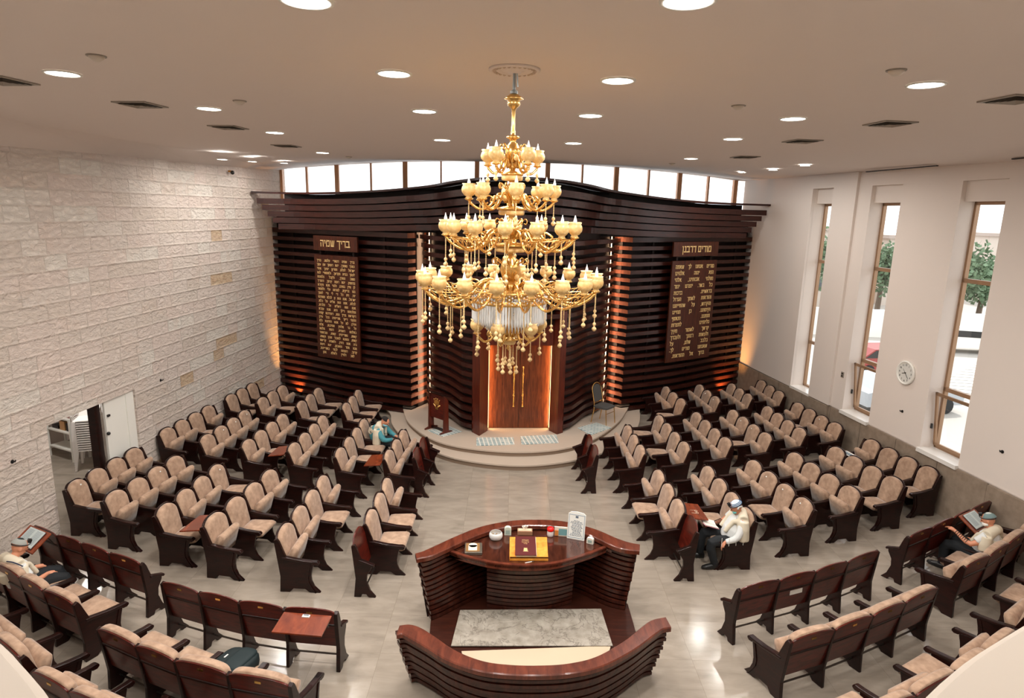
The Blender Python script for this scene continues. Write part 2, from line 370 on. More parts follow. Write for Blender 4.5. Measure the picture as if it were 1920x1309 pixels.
# gallery behind the viewer: rear wall, floor slab and the curved parapet
rw = MB(); rw.box((.6, -3.15, 3.5), (21, .3, 7.2)); struct(rw.build('wall_rear', M['wall']))
pp = [(-8.6, 5.0), (-4.5, 2.9), (-2.0, 1.55), (-.95, .975), (-.70, .82), (-.5, .67), (-.2, .52), (.15, .5), (.45, .68), (.66, .845), (.95, 1.02), (2.1, 1.66), (4.8, 3.1), (9.3, 5.6)]
pl = catmull([V(x, y, 0) for x, y in pp], 5); pb = MB()
rs = []
for i, p in enumerate(pl):
    t = (pl[min(i + 1, len(pl) - 1)] - pl[max(i - 1, 0)]).normalized(); nn = V(t.y, -t.x, 0)
    rs.append([p + V(0, 0, 4.0), p + V(0, 0, 4.885), p + nn * .015 + V(0, 0, 4.9), p + nn * .33 + V(0, 0, 4.9), p + nn * .345 + V(0, 0, 4.885), p + nn * .345 + V(0, 0, 4.0)])
pb.rings(rs); struct(pb.build('trim_2', plaster('parapet_paint', lin(158, 147, 135)), smooth=False))
gs = MB(); pts = [(p.x, p.y + .0) for p in pl]; m_ = len(pts)
vs = [(x, y, 3.75) for x, y in pts] + [(x, -3.0, 3.75) for x, y in pts] + [(x, y, 4.0) for x, y in pts] + [(x, -3.0, 4.0) for x, y in pts]
fs = []
for i in range(m_ - 1):
    fs += [(i, i + 1, m_ + i + 1, m_ + i), (2 * m_ + i, 3 * m_ + i, 3 * m_ + i + 1, 2 * m_ + i + 1), (i, 2 * m_ + i, 2 * m_ + i + 1, i + 1)]
gs.add(vs, fs); struct(gs.build('trim_3', M['wall']))

# side room behind the stone wall
sr = MB(); sr.box((-10.6, 13.2, 1.35), (.1, 6.4, 2.9)); sr.box((-9.3, 16.35, 1.35), (3, .1, 2.9)); sr.box((-9.4, 10.0, 1.35), (3, .1, 2.9)); sr.box((-9.3, 13.2, 2.8), (3.2, 6.4, .1))
struct(sr.build('wall_side_room', M['wall']))
fr2 = MB(); fr2.box((-10.1, 13.2, -.1), (1.0, 6.6, .2)); struct(fr2.build('floor_side_room', M['floor']))
# white door leaf standing in the far part of the opening
dl = bpy.data.objects.new('door_1', None); COL.objects.link(dl); dl['kind'] = 'structure'; dloc = LP + LD * 1.6; dl.location = dloc; ORG['door_1'] = dloc.copy()
dm = MB(); wallbox(dm, LP, LD, LN, 1.16, 1.98, 0.0, 1.95, -.09, -.05); dm.build('door_leaf', M['white'], dl)
dm = MB(); wallbox(dm, LP, LD, LN, 1.74, 1.96, 0.0, 1.93, -.05, -.03); dm.build('door_panel', M['white'], dl)
dh = MB(); wallbox(dh, LP, LD, LN, 1.2, 1.26, 1.63, 1.67, -.05, -.02); dh.build('latch', M['black'], dl)
dh = MB(); dh.ball(LP + LD * 1.16 + LN * -.02 + V(0, 0, 1.32), .035); dh.build('door_handle', M['black'], dl, smooth=True)
L = bpy.data.lights.new('side_room_fill', 'AREA'); L.shape = 'DISK'; L.size = .3; L.energy = 24; L.color = (1, .96, .91); lo = bpy.data.objects.new('side_room_fill', L); COL.objects.link(lo); lo.location = (-9.0, 12.4, 2.7)  # added fill light without a fitting, brightens the shelf and chairs
jb = MB(); wallbox(jb, LP, LD, LN, .99, 1.13, 0, 1.95, -.26, -.12); struct(jb.build('trim_4', M['wood']))

# ------------------------------------------------------------------ ceiling fittings
cl = [(118,137,-3.92,5.86),(739,137,-1.01,5.55),(1158,150,.82,5.62),(1737,158,3.29,5.51),(391,203,-3.53,7.72),(795,208,-1.04,7.54),(1107,216,.82,7.58),(1487,222,3.05,7.47),
      (515,248,-3.61,9.99),(829,262,-1.17,10.49),(1075,268,.89,10.52),(1374,260,3.05,9.47),(605,286,-3.9,13.39),(1295,297,3.35,12.8),(576,0,-1.14,3.72),(1291,0,.86,3.58)]
rowname = {0: 'nearest full row', 1: 'second row', 2: 'third row', 3: 'farthest row'}; side = ['far left', 'centre left', 'centre right', 'far right']
def downlight(x, y, z, r, label, power, grp='round downlights in the flat ceiling'):
    t = thing('ceiling_downlight', (x, y, z), label, 'ceiling light', grp)
    a = MB(); a.lathe([(r + .022, -.001), (r + .02, -.012), (r, -.012), (r, -.002)], (x, y, z), 28, False); a.build('trim_ring', M['white'], t, smooth=True)
    a = MB(); a.lathe([(r, -.006), (.001, -.007)], (x, y, z), 28, False); a.build('diffuser', M['lamp'], t)
    L = bpy.data.lights.new('downlight_lamp', 'AREA'); L.shape = 'DISK'; L.size = r * 2; L.energy = power; L.color = (1, .96, .91)
    lo = bpy.data.objects.new('downlight_lamp', L); COL.objects.link(lo); lo.parent = t; lo.location = (0, 0, -.014)
    return t
names = [('nearest full row', i) for i in range(4)] + [('second row', i) for i in range(4)] + [('third row', i) for i in range(4)]
for k, (px, py, x, y) in enumerate(cl):
    if k < 12: lb = 'round white downlight, %s one in the %s of four ceiling lights' % (side[k % 4], ['nearest complete', 'second', 'third'][k // 4])
    elif k < 14: lb = 'round white downlight, %s, nearest the clerestory on the flat ceiling' % ('left one' if k == 12 else 'right one')
    else: lb = 'round white downlight cut by the top edge of the view, %s one' % ('left' if k == 14 else 'right')
    downlight(x, y, PZ, .125, lb, LAMP)
# unseen ones over the gallery keep the same rhythm
for x, y in ((-3.9, 3.7), (3.6, 3.6), (-3.9, 1.4), (-1.1, 1.4), (.9, 1.4), (3.6, 1.4), (-6.2, 5.0), (6.6, 5.0)):
    L = bpy.data.lights.new('gallery_lamp', 'AREA'); L.shape = 'DISK'; L.size = .25; L.energy = LAMP * .6; L.color = (1, .96, .91)
    lo = bpy.data.objects.new('gallery_lamp', L); COL.objects.link(lo); lo.location = (x, y, PZ - .02)
for x, y, z, lb in ((-6.08, 13.73, 6.53, 'small downlight in the sloping edge band near the stone wall, nearest of three'), (-6.06, 15.25, 6.6, 'small downlight in the edge band near the stone wall, middle of three'),
        (-5.92, 16.93, 6.69, 'small downlight in the edge band near the stone wall, farthest of three'), (5.9, 13.6, 6.665, 'small downlight in the edge band near the window wall, nearest of three'),
        (5.95, 15.4, 6.69, 'small downlight in the edge band near the window wall, middle of three'), (5.75, 16.9, 6.72, 'small downlight in the edge band near the window wall, farthest of three')):
    downlight(x, y, z - .03, .1, lb, LAMP * .5, 'small downlights in the ceiling edge band')
vents = [(-4.74, 6.25, 'left, cut by the frame edge'), (-4.2, 7.52, 'left, nearest whole one'), (-4.07, 9.46, 'left, middle of its line'), (-4.17, 12.08, 'left, farthest one'),
         (4.41, 6.03, 'right, cut by the frame edge'), (4.23, 7.66, 'right, nearest whole one'), (4.06, 9.54, 'right, middle of its line'), (4.18, 12.2, 'right, farthest one')]
for x, y, lb in vents:
    t = thing('ceiling_vent', (x, y, PZ), 'square four way ceiling vent, ' + lb, 'air vent', 'square ceiling air vents')
    a = MB(); rz = R(-8 if x < 0 else 8)
    ringz = lambda h, z: [Matrix.Translation((x, y, PZ)) @ Matrix.Rotation(rz, 4, 'Z') @ V(sx * h, s_ * h, z) for sx, s_ in ((-1, -1), (1, -1), (1, 1), (-1, 1))]
    a.rings([ringz(.2, -.001), ringz(.2, -.014), ringz(.17, -.014), ringz(.17, -.002)], False, False); a.build('vent_frame', M['grey'], t)
    a = MB()
    for h in (.155, .12, .085, .05): a.rings([ringz(h, -.024), ringz(h - .026, -.006)], False, False)
    a.build('louvres', M['grey'], t)
    a = MB(); a.add(ringz(.172, -.004), [(3, 2, 1, 0)]); a.build('backing', M['vent_dark'], t)
for x, y, lb in ((-3.18, 5.16, 'beside the nearest far left downlight'), (-2.93, 7.13, 'beside the second far left downlight'), (-3.6, 14.3, 'near the clerestory on the left'),
                 (2.77, 5.03, 'beside the nearest far right downlight'), (2.19, 6.72, 'between the two right downlight lines'), (3.3, 14.1, 'near the clerestory on the right')):
    t = thing('smoke_detector', (x, y, PZ), 'small white ceiling detector ' + lb, 'detector', 'ceiling detectors')
    a = MB(); a.lathe([(.055, 0), (.055, -.015), (.04, -.03), (.022, -.042), (.001, -.044)], (x, y, PZ), 18); a.build('detector_body', col('detector_plastic', 206, 196, 184), t, smooth=True)
    a = MB(); a.lathe([(.07, 0), (.07, -.008), (.055, -.008)], (x, y, PZ), 18, False); a.build('base_plate', M['grey'], t)
# slot air diffusers by the window wall
for y0, y1, lb in ((12.6, 14.6, 'farther one by the second window'), (9.3, 11.0, 'nearer one by the frame edge')):
    a = MB(); p0 = V(*rx_(y0, 6.60)) + RN * .35; p1 = V(*rx_(y1, 6.61)) + RN * .35
    q = (p0 + p1) / 2 + V(0, 0, -.005); a.box(q, (.05, (p1 - p0).length, .02), rz=math.atan2(-(p1 - p0).x, (p1 - p0).y))
    tag(a.build('slot_vent', M['vent_dark']), 'dark slot air vent in the ceiling edge, ' + lb, 'air vent', 'slot vents by the window wall')

# ------------------------------------------------------------------ raised platform before the ark
EDGE1 = [(-3.5, 17.1), (-3.26, 16.6), (-3.05, 15.75), (-2.65, 14.9), (-2.12, 14.28), (-1.2, 13.52), (.04, 13.19), (1.15, 13.42), (2.2, 14.1), (2.95, 15.1), (3.42, 16.25), (3.66, 17.4), (3.7, 17.8)]
EDGE2 = [(-2.98, 16.95), (-2.9, 16.58), (-2.6, 15.57), (-1.98, 14.54), (-1.23, 13.95), (.03, 13.675), (1.15, 13.92), (2.02, 14.65), (2.81, 15.96), (3.3, 17.26), (3.4, 17.6)]
pt = thing('ark_platform', (.1, 15, 0), 'curved two step cream stone platform under the ark doors', 'platform')
def slab(edge, z0, z1, name, nose):
    e = catmull([V(x, y, 0) for x, y in edge], 8); n = len(e); a = MB(); back = [V(edge[-1][0], 18.6, 0), V(edge[0][0], 18.6, 0)]
    ring = e + back; m = len(ring)
    a.add([p + V(0, 0, z1 - .035) for p in ring] + [p + V(0, 0, z1) for p in ring], [tuple(range(m, 2 * m))] + [(i, (i + 1) % m, (i + 1) % m + m, i + m) for i in range(m)] + [tuple(range(m))[::-1]])
    a.build(name, M['step'], pt)
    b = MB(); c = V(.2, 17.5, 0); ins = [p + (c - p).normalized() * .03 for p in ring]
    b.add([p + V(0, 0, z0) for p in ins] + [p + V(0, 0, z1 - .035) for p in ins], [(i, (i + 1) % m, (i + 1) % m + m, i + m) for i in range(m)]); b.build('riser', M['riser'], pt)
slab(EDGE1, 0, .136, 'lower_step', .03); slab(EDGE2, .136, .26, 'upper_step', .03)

# ------------------------------------------------------------------ ark: slatted timber screen
ark = thing('torah_ark', (.2, 17, 0), 'tall dark slatted timber ark screen with curved centre and lit doors', 'ark')
EL, AL, BLc = V(-7.25, 18.9, 0), V(-2.69, 16.6, 0), V(-2.35, 17.25, 0)
ER, AR, BRc = V(7.62, 20.1, 0), V(3.09, 17.22, 0), V(2.72, 17.62, 0)
def ribbon(mb, pts, z0, z1, dep, side=1):
    # pts: front line; dep: depth towards the back (left normal * side)
    n = len(pts); rs = []
    for i, p in enumerate(pts):
        t = (pts[min(i + 1, n - 1)] - pts[max(i - 1, 0)]); t.z = 0; t.normalize(); nn = V(-t.y, t.x, 0) * side
        b = p + nn * dep
        rs.append([V(p.x, p.y, z0 + p.z), V(b.x, b.y, z0 + b.z), V(b.x, b.y, z1 + b.z), V(p.x, p.y, z1 + p.z)])
    mb.rings(rs)
def wingline(E, A, z, bow):
    d = (A - E); n = V(d.y, -d.x, 0).normalized()
    if n.y > 0: n = -n
    out = []
    for i in range(15):
        t = i / 14; w = math.sin(PI * min(1, max(0, (t - .3) / .7))) * bow
        out.append(E + d * t + n * w)
    return out
ZS = [.16 + .213 * k for k in range(23)]
C0_ = V(.2, 17.6, 0); CL0 = (-2.29, 17.02); CR0 = (2.66, 17.4)
for sgn, E, A, B, nm in ((-1, EL, AL, BLc, 'left_wing'), (1, ER, AR, BRc, 'right_wing')):
    wing = hold(nm, A, ark); a = MB(); ret = MB(); bkm = MB()
    for z in ZS:
        low = max(0, 1 - z / 3.2); bow = .16 * low + .03 * math.sin(z * 1.7) * low
        up = max(0, (z - 3.6) / 1.4); Ax = A + V(sgn * .045 * max(0, z - 1) / 3.5, 0, 0)
        ln = wingline(E, Ax, z, bow); dz = .10 if z < 4.8 else .13
        ribbon(a, ln if sgn < 0 else ln[::-1], z, z + dz, .1)
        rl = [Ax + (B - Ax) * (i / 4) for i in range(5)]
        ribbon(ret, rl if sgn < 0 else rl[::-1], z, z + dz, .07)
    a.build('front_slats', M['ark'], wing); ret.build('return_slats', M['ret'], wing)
    bd = (A - E).normalized(); nb = V(-bd.y, bd.x, 0); nb = nb if nb.y > 0 else -nb
    sc0 = C0_ + (V(*(CL0 if sgn < 0 else CR0), 0) - C0_) * .955; bp = [E + nb * .3, A + nb * .32, B + nb * .22, sc0]
    for p, q in zip(bp, bp[1:]): bkm.quad(p + V(0, 0, 0), q, q + V(0, 0, 5.3), p + V(0, 0, 5.3))
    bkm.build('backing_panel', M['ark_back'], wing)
    ps = MB(); 
    for t in (.18, .5, .82): c = E + (A - E) * t + nb * .16; ps.box(c + V(0, 0, 2.6), (.06, .06, 5.2), rz=math.atan2(bd.y, bd.x))
    ps.build('uprights', M['ark_back'], wing)
    ls = MB(); cst = B + V(-sgn * .10, -.13, 0); ls.box(cst + V(0, 0, 2.75), (.018, .018, 4.9)); lso = ls.build('light_strip', M['led'], wing)
    L = bpy.data.lights.new('strip_lamp', 'AREA'); L.shape = 'RECTANGLE'; L.size = .04; L.size_y = 4.8; L.energy = 13; L.color = (1, .6, .36); L.spread = R(95)
    lo = bpy.data.objects.new('strip_lamp', L); COL.objects.link(lo); lo.parent = lso; lo.location = cst + V(sgn * .02, 0, 2.75) - origin(lso)
    zax = (cst - (A + B) / 2).normalized(); xax = V(0, 0, 1).cross(zax).normalized(); lo.rotation_euler = Matrix((xax, V(0, 0, 1), zax)).transposed().to_euler()
# centre shell
CL = [(-2.29, 17.02), (-2.16, 16.7), (-1.98, 16.4), (-1.64, 15.97), (-1.38, 15.5), (-1.2, 15.15), (-.93, 14.93)]
CR = [(2.66, 17.4), (2.48, 16.95), (2.24, 16.55), (1.93, 16.15), (1.68, 15.65), (1.5, 15.3), (1.28, 15.05)]
MIDC = [(-.4, 14.74), (.2, 14.68), (.8, 14.8)]
ctr = hold('centre_shell', (.2, 15.2, 0), ark); a = MB()
C0 = V(.2, 17.6, 0)
def flare(pts, z):
    k = 1 + .10 * max(0, (z - 3.0) / 2.2) ** 1.5 + .02 * math.sin(z * 2.3) * max(0, 1 - z / 4)
    ph = .05 * math.sin(z * 1.6); out = []
    for i, p in enumerate(pts):
        v = p - C0; w = 1 + (k - 1) * min(1, max(0.0, (abs(v.length) - .3) / 2.0)); out.append(C0 + v * w)
    return out
zs2 = [.36 + .213 * k for k in range(22)]
for z in zs2:
    dz = .105
    if z < 3.1:
        for P in (CL, CR):
            ln = flare(catmull([V(x, y, 0) for x, y in P], 5), z)
            ribbon(a, ln if P is CL else ln[::-1], z, z + dz, .12)
    else:
        ln = flare(catmull([V(x, y, 0) for x, y in CL + MIDC + CR[::-1]], 4), z); ribbon(a, ln, z, z + dz, .14)
a.build('shell_slats', M['ark'], ctr)
a = MB()
for P in (CL, CR):
    ln = [C0 + (V(x, y, 0) - C0) * .955 for x, y in P]; q = catmull(ln, 3)
    for p0, p1 in zip(q, q[1:]): a.quad(p0 + V(0, 0, .26), p1 + V(0, 0, .26), p1 + V(0, 0, 5.3), p0 + V(0, 0, 5.3))
q = [C0 + (V(x, y, 0) - C0) * .93 for x, y in [CL[-1]] + MIDC + [CR[-1]]]
for p0, p1 in zip(q, q[1:]): a.quad(p0 + V(0, 0, 2.95), p1 + V(0, 0, 2.95), p1 + V(0, 0, 5.3), p0 + V(0, 0, 5.3))
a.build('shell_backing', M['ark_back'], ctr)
# cornice of stacked boards, each one further out
cor = hold('cornice', (.2, 16, 5.2), ark); a = MB()
CO = [(-7.04, 17.5), (-6.0, 17.75), (-4.2, 16.9), (-2.75, 16.2), (-2.05, 15.75), (-1.45, 14.75), (-.75, 13.98), (.1, 13.72), (.95, 14.0), (1.7, 14.8), (2.35, 15.95), (3.1, 16.5), (4.5, 17.55), (6.2, 18.6), (7.42, 19.0)]
co = catmull([V(x, y, 0) for x, y in CO], 6)
def rise(x): return .34 * math.exp(-((x - .1) / 3.0) ** 2)
for k in range(6):
    inn = .11 * k; ln = []
    for p in co:
        v = C0 - p; s = min(1, v.length / 3); q = p + v.normalized() * inn * (.55 if abs(p.x) > 2.6 else 1.0)
        if abs(p.x) > 5: q.x -= math.copysign(.075 * k * min(1, (abs(p.x) - 5) / 1.5), p.x)
        ln.append(V(q.x, q.y, rise(p.x) * (1 - k * .08)))
    z = 5.93 - .165 * k; ribbon(a, ln, z - (.03 if k == 0 else .135), z + (.02 if k == 0 else .01), .32 if k == 0 else .2)
    if k == 5:
        b_ = MB(); bl = [V(p.x * .985, p.y + .3, 0) for p in ln]
        for p0, p1 in zip(bl, bl[1:]): b_.quad(V(p0.x, p0.y, 5.0), V(p1.x, p1.y, 5.0), V(p1.x, p1.y, 5.9 + rise(p1.x)), V(p0.x, p0.y, 5.9 + rise(p0.x)))
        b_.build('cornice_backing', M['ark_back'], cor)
a.build('cornice_boards', M['ark'], cor)
tp = MB(); n = len(co); tv = []
for p in co: tv += [V(p.x, p.y, 5.935 + rise(p.x)), V(p.x * .93 + .0, max(p.y + .5, 18.9 + p.x * .08), 5.93 + rise(p.x) * .9)]
tp.add(tv, [(2 * i, 2 * i + 2, 2 * i + 3, 2 * i + 1) for i in range(n - 1)]); tp.build('top_deck', col('deck_sky_reflection', 66, 70, 72, .35), cor)  # reflected sky put into the deck colour as teal grey
# door surround, doors, handles
def pil(pts, name):
    a = MB(); m = len(pts); a.add([V(x, y, .26) for x, y in pts] + [V(x, y, 3.3) for x, y in pts], [tuple(range(m, 2 * m))] + [(i, (i + 1) % m, (i + 1) % m + m, i + m) for i in range(m)]); return a.build(name, M['pilaster'], ark, bevel=.006)
pil([(-.94, 14.93), (-.745, 14.67), (-.56, 15.06), (-.58, 15.32), (-.9, 15.34)], 'pilaster'); pil([(1.30, 15.03), (1.33, 15.4), (.99, 15.4), (.965, 15.18), (1.148, 14.9)], 'pilaster')
a = MB(); a.box((.2, 15.22, 2.9), (1.56, .3, .94), rz=R(4)); a.build('lintel', M['pilaster'], ark)
da, db = V(-.56, 15.25, 0), V(.97, 15.36, 0); dd = (db - da).normalized(); dn = V(dd.y, -dd.x, 0); DLn = (db - da).length
for k, (s0, s1) in enumerate(((0.02, DLn / 2 - .004), (DLn / 2 + .004, DLn - .02))):
    dr = MB(); q = lambda s, d, z: da + dd * s + dn * d + V(0, 0, z)
    dr.hexa([q(s0, -.04, .27), q(s1, -.04, .27), q(s1, 0, .27), q(s0, 0, .27), q(s0, -.04, 2.42), q(s1, -.04, 2.42), q(s1, 0, 2.42), q(s0, 0, 2.42)])
    od = dr.build('ark_door', M['ark_door'], ark)
    hs = .63 if k == 0 else .845; h = MB(); c = q(hs, .06, 0)
    h.lathe([(.012, .83), (.022, .84), (.022, .86), (.014, .88), (.014, 1.1), (.024, 1.11), (.024, 1.16), (.014, 1.18), (.014, 1.62), (.024, 1.63), (.024, 1.68), (.014, 1.7), (.014, 1.82), (.022, 1.83), (.02, 1.86), (.004, 1.88)], c, 10)
    for zz in (1.13, 1.65): h.tube([c + V(0, 0, zz), c - dn * .06 + V(0, 0, zz)], .01, 6)
    h.build('bar_handle', M['gold'], od, smooth=True)
ls = MB()
for s in (.004, DLn - .004): c = da + dd * s + dn * .05; ls.box(c + V(0, 0, 1.35), (.006, .03, 2.1), rz=math.atan2(dd.y, dd.x))
ls.box(da + dd * DLn / 2 + dn * .05 + V(0, 0, 2.425), (DLn, .03, .006), rz=math.atan2(dd.y, dd.x)); lso = ls.build('door_light_strip', M['led2'], ark)
for s, g in ((.01, 1), (DLn - .01, -1)):
    L = bpy.data.lights.new('jamb_lamp', 'AREA'); L.shape = 'RECTANGLE'; L.size = .05; L.size_y = 2.1; L.energy = 10; L.color = (1, .55, .2)
    lo = bpy.data.objects.new('jamb_lamp', L); COL.objects.link(lo); lo.parent = lso; lo.location = da + dd * s + dn * .07 + V(0, 0, 1.35) - origin(lso)
    zax = -(dd * g) + dn * .35; zax.normalize(); xax = V(0, 0, 1).cross(zax).normalized(); lo.rotation_euler = Matrix((xax, V(0, 0, 1), zax)).transposed().to_euler()
# little uplights standing before the wings
def uplight(x, y, lb):
    t = thing('floor_uplight', (x, y, 0), 'small floor uplight glowing amber on the slats, ' + lb, 'uplight')
    z0 = .0; a = MB(); a.lathe([(.05, z0), (.05, .07), (.042, .075), (.036, .05), (.001, .05)], (x, y, 0), 14); a.build('housing', M['black'], t)
    L = bpy.data.lights.new('uplight_lamp', 'SPOT'); L.energy = 330; L.color = (1, .45, .12); L.spot_size = R(84); L.spot_blend = 1.0; L.shadow_soft_size = .03
    lo = bpy.data.objects.new('uplight_lamp', L); COL.objects.link(lo); lo.parent = t; lo.location = (0, 0, .06); 
    lo.rotation_euler = (R(158), 0, 0)
uplight(-6.35, 18.28, 'at the stone wall end'); uplight(-3.02, 16.60, 'left of the lectern'); uplight(3.42, 17.28, 'right of the gold chair'); uplight(6.65, 19.2, 'at the window wall end')
# ------------------------------------------------------------------ hebrew letters as cut metal strokes
H_ = .17; T_ = .11      # horizontal and vertical stroke widths
GL = {  # width, strokes (x1,y1,x2,y2,w)
 'א': (.8, [(.08,1,.72,0,.17),(.62,1,.5,.5,.12),(.66,1,.56,.62,.1),(.2,.52,.1,.02,.13)]), 'ב': (.72, [(.05,.92,.6,.92,H_),(.56,.92,.56,.08,T_),(.02,.08,.7,.08,H_)]),
 'ג': (.5, [(.1,.92,.4,.92,H_),(.38,.92,.4,.05,T_),(.36,.35,.08,.02,.13)]), 'ד': (.66, [(.02,.92,.66,.92,H_),(.54,.92,.54,0,T_)]), 'ה': (.7, [(.04,.92,.62,.92,H_),(.6,.92,.6,0,T_),(.12,.58,.12,0,T_)]),
 'ו': (.3, [(.05,.92,.22,.92,H_),(.2,.92,.2,0,T_)]), 'ז': (.36, [(.02,.92,.34,.92,H_),(.18,.9,.16,0,T_)]), 'ח': (.7, [(.04,.92,.64,.92,H_),(.6,.92,.6,0,T_),(.12,.92,.12,0,T_)]),
 'ט': (.72, [(.1,.95,.1,.08,T_),(.06,.08,.62,.08,H_),(.6,.08,.6,.92,T_),(.62,.92,.36,.92,H_),(.36,.92,.38,.6,.1)]), 'י': (.3, [(.05,.92,.22,.92,H_),(.2,.92,.2,.5,T_)]),
 'כ': (.66, [(.05,.92,.52,.92,H_),(.54,.9,.54,.1,T_),(.02,.08,.54,.08,H_)]), 'ך': (.6, [(.02,.92,.58,.92,H_),(.5,.92,.5,-.35,T_)]), 'ל': (.62, [(.08,1.35,.08,.92,T_),(.04,.92,.56,.92,H_),(.54,.9,.22,0,T_)]),
 'מ': (.76, [(.14,1,.04,0,T_),(.12,.8,.4,.92,H_),(.3,.92,.66,.92,H_),(.64,.92,.64,.08,T_),(.3,.08,.66,.08,H_)]), 'ם': (.7, [(.04,.92,.64,.92,H_),(.6,.92,.6,.08,T_),(.1,.92,.1,.08,T_),(.04,.08,.64,.08,H_)]),
 'נ': (.46, [(.12,.92,.38,.92,H_),(.36,.92,.36,.08,T_),(.02,.08,.4,.08,H_)]), 'ן': (.3, [(.05,.92,.22,.92,H_),(.2,.92,.18,-.35,T_)]), 'ס': (.7, [(.04,.92,.66,.92,H_),(.6,.9,.5,.08,T_),(.1,.9,.2,.08,T_),(.2,.08,.52,.08,H_)]),
 'ע': (.68, [(.1,.95,.4,.15,T_),(.58,.95,.5,.2,T_),(.5,.2,.08,-.08,.15)]), 'פ': (.7, [(.08,.92,.58,.92,H_),(.58,.9,.58,.1,T_),(.04,.08,.58,.08,H_),(.1,.92,.12,.55,T_),(.12,.55,.32,.55,.12)]),
 'ף': (.62, [(.08,.92,.54,.92,H_),(.52,.9,.52,-.35,T_),(.1,.92,.12,.55,T_),(.12,.55,.3,.55,.12)]), 'צ': (.68, [(.1,.98,.52,.12,T_),(.58,.98,.34,.55,T_),(.04,.08,.58,.08,H_)]), 'ץ': (.6, [(.1,.98,.34,.5,T_),(.54,.98,.34,.5,T_),(.34,.6,.32,-.35,T_)]),
 'ק': (.66, [(.04,.92,.62,.92,H_),(.58,.92,.5,.3,T_),(.12,.6,.12,-.35,T_)]), 'ר': (.6, [(.04,.92,.56,.92,H_),(.52,.9,.52,0,T_)]), 'ש': (.86, [(.08,.95,.16,.1,T_),(.44,.95,.36,.1,T_),(.76,.95,.62,.1,T_),(.12,.08,.66,.08,H_)]),
 'ת': (.76, [(.1,.92,.66,.92,H_),(.64,.92,.64,0,T_),(.2,.92,.18,.1,T_),(.04,.06,.2,.06,H_)]), '.': (.24, [(.06,.07,.2,.07,.14)]), ',': (.24, [(.16,.08,.08,-.12,.12)]), "'": (.2, [(.1,1,.1,.8,.1)]),
 'A': (.7,[(0.05,0,.35,1,.13),(.35,1,.65,0,.13),(.18,.35,.52,.35,.1)])}
def wordw(w): return sum(GL[c][0] + .12 for c in w) - .12
def letter_mesh(mb, word, right, base, h, o, ax, up, nrm, thick=.012):
    # draws right to left, starting at x = right
    x = right
    for c in word:
        w, st = GL[c]; x0 = x - w * h
        for x1, y1, x2, y2, sw in st:
            p = V(x0 + x1 * h, base + y1 * h, 0); q = V(x0 + x2 * h, base + y2 * h, 0); d = (q - p)
            if d.length < 1e-6: continue
            d.normalize(); e = V(-d.y, d.x, 0) * (sw * h / 2); p = p - d * (.04 * h); q = q + d * (.04 * h)
            poly = [(p + e), (q + e), (q - e), (p - e)]
            mb.prism([(v.x, v.y) for v in poly[::-1]], o + nrm * thick / 2, ax, up, nrm, thick)
        x = x0 - .12 * h
def text_block(mb, lines, w, ztop, lh, h, o, ax, up, nrm, narrow=()):
    for i, ln in enumerate(lines):
        ws = ln.split(); ww = w * (.86 if i in narrow else 1); tot = sum(wordw(a) for a in ws) * h
        hh = h; sc = 1.0
        if tot > ww * .93: sc = ww * .93 / tot
        gap = (ww - tot * sc) / max(1, len(ws) - 1)
        x = ww / 2
        for a in ws:
            # horizontal squeeze through the axis
            letter_mesh(mb, a, x / sc, ztop - i * lh - h, h, o, ax * sc, up, nrm)
            x -= wordw(a) * h * sc + gap
TL = "בריך שמיה דמארי עלמא, בריך|כתרך ואתרך. יהא רעותך עם עמך|ישראל לעלם, ופורקן ימינך אחזי|לעמך בבית מקדשך. ולאמטויי לנא|מטוב נהורך, ולקבל צלותנא|ברחמין. יהא רעוא קדמך, דתוריך|לן חיין בטיבו, ולהוי אנא פקידא|בגו צדיקיא, למרחם עלי ולמנטר|יתי, וית כל די לי ודי לעמך|ישראל. אנת הוא זן לכלא ומפרנס|לכלא, אנת הוא שליט על כלא.|אנת הוא דשליט על מלכיא,|ומלכותא דילך היא. אנא עבדא|דקודשא בריך הוא, דסגידנא קמיה|ומקמי דיקר אורייתיה בכל עידן|ועידן. לא על אנש רחיצנא ולא|על בר אלהין סמיכנא, אלא|באלהא דשמיא, דהוא אלהא|קשוט, ואורייתיה קשוט, ונביאוהי|קשוט, ומסגא למעבד טבון וקשוט.|ביה אנא רחיץ, ולשמיה קדישא|אנא אמר תושבחן. יהא רעוא|קדמך, דתפתח לבאי באורייתא,|לטב ולחיין ולשלם. אמן".split('|')
TR = "מודים אנחנו לך שאתה|הוא יהוה אלהינו|ואלהי אבותינו, אלהי|כל בשר. יוצרנו יוצר|בראשית. ברכות|והודאות לשמך הגדול|והקדוש, על שהחייתנו|וקימתנו. כן תחיינו|ותחננו. ותאסף|גליותינו לחצרות|קדשך לשמור חקיך|ולעשות רצונך ולעבדך|בלבב שלם, על|שאנחנו מודים לך.|ברוך אל ההודאות.".split('|')
M['plq'] = wood('plaque_wood', lin(50, 20, 10), lin(84, 38, 20), .36, (6, 6, 1), .15)
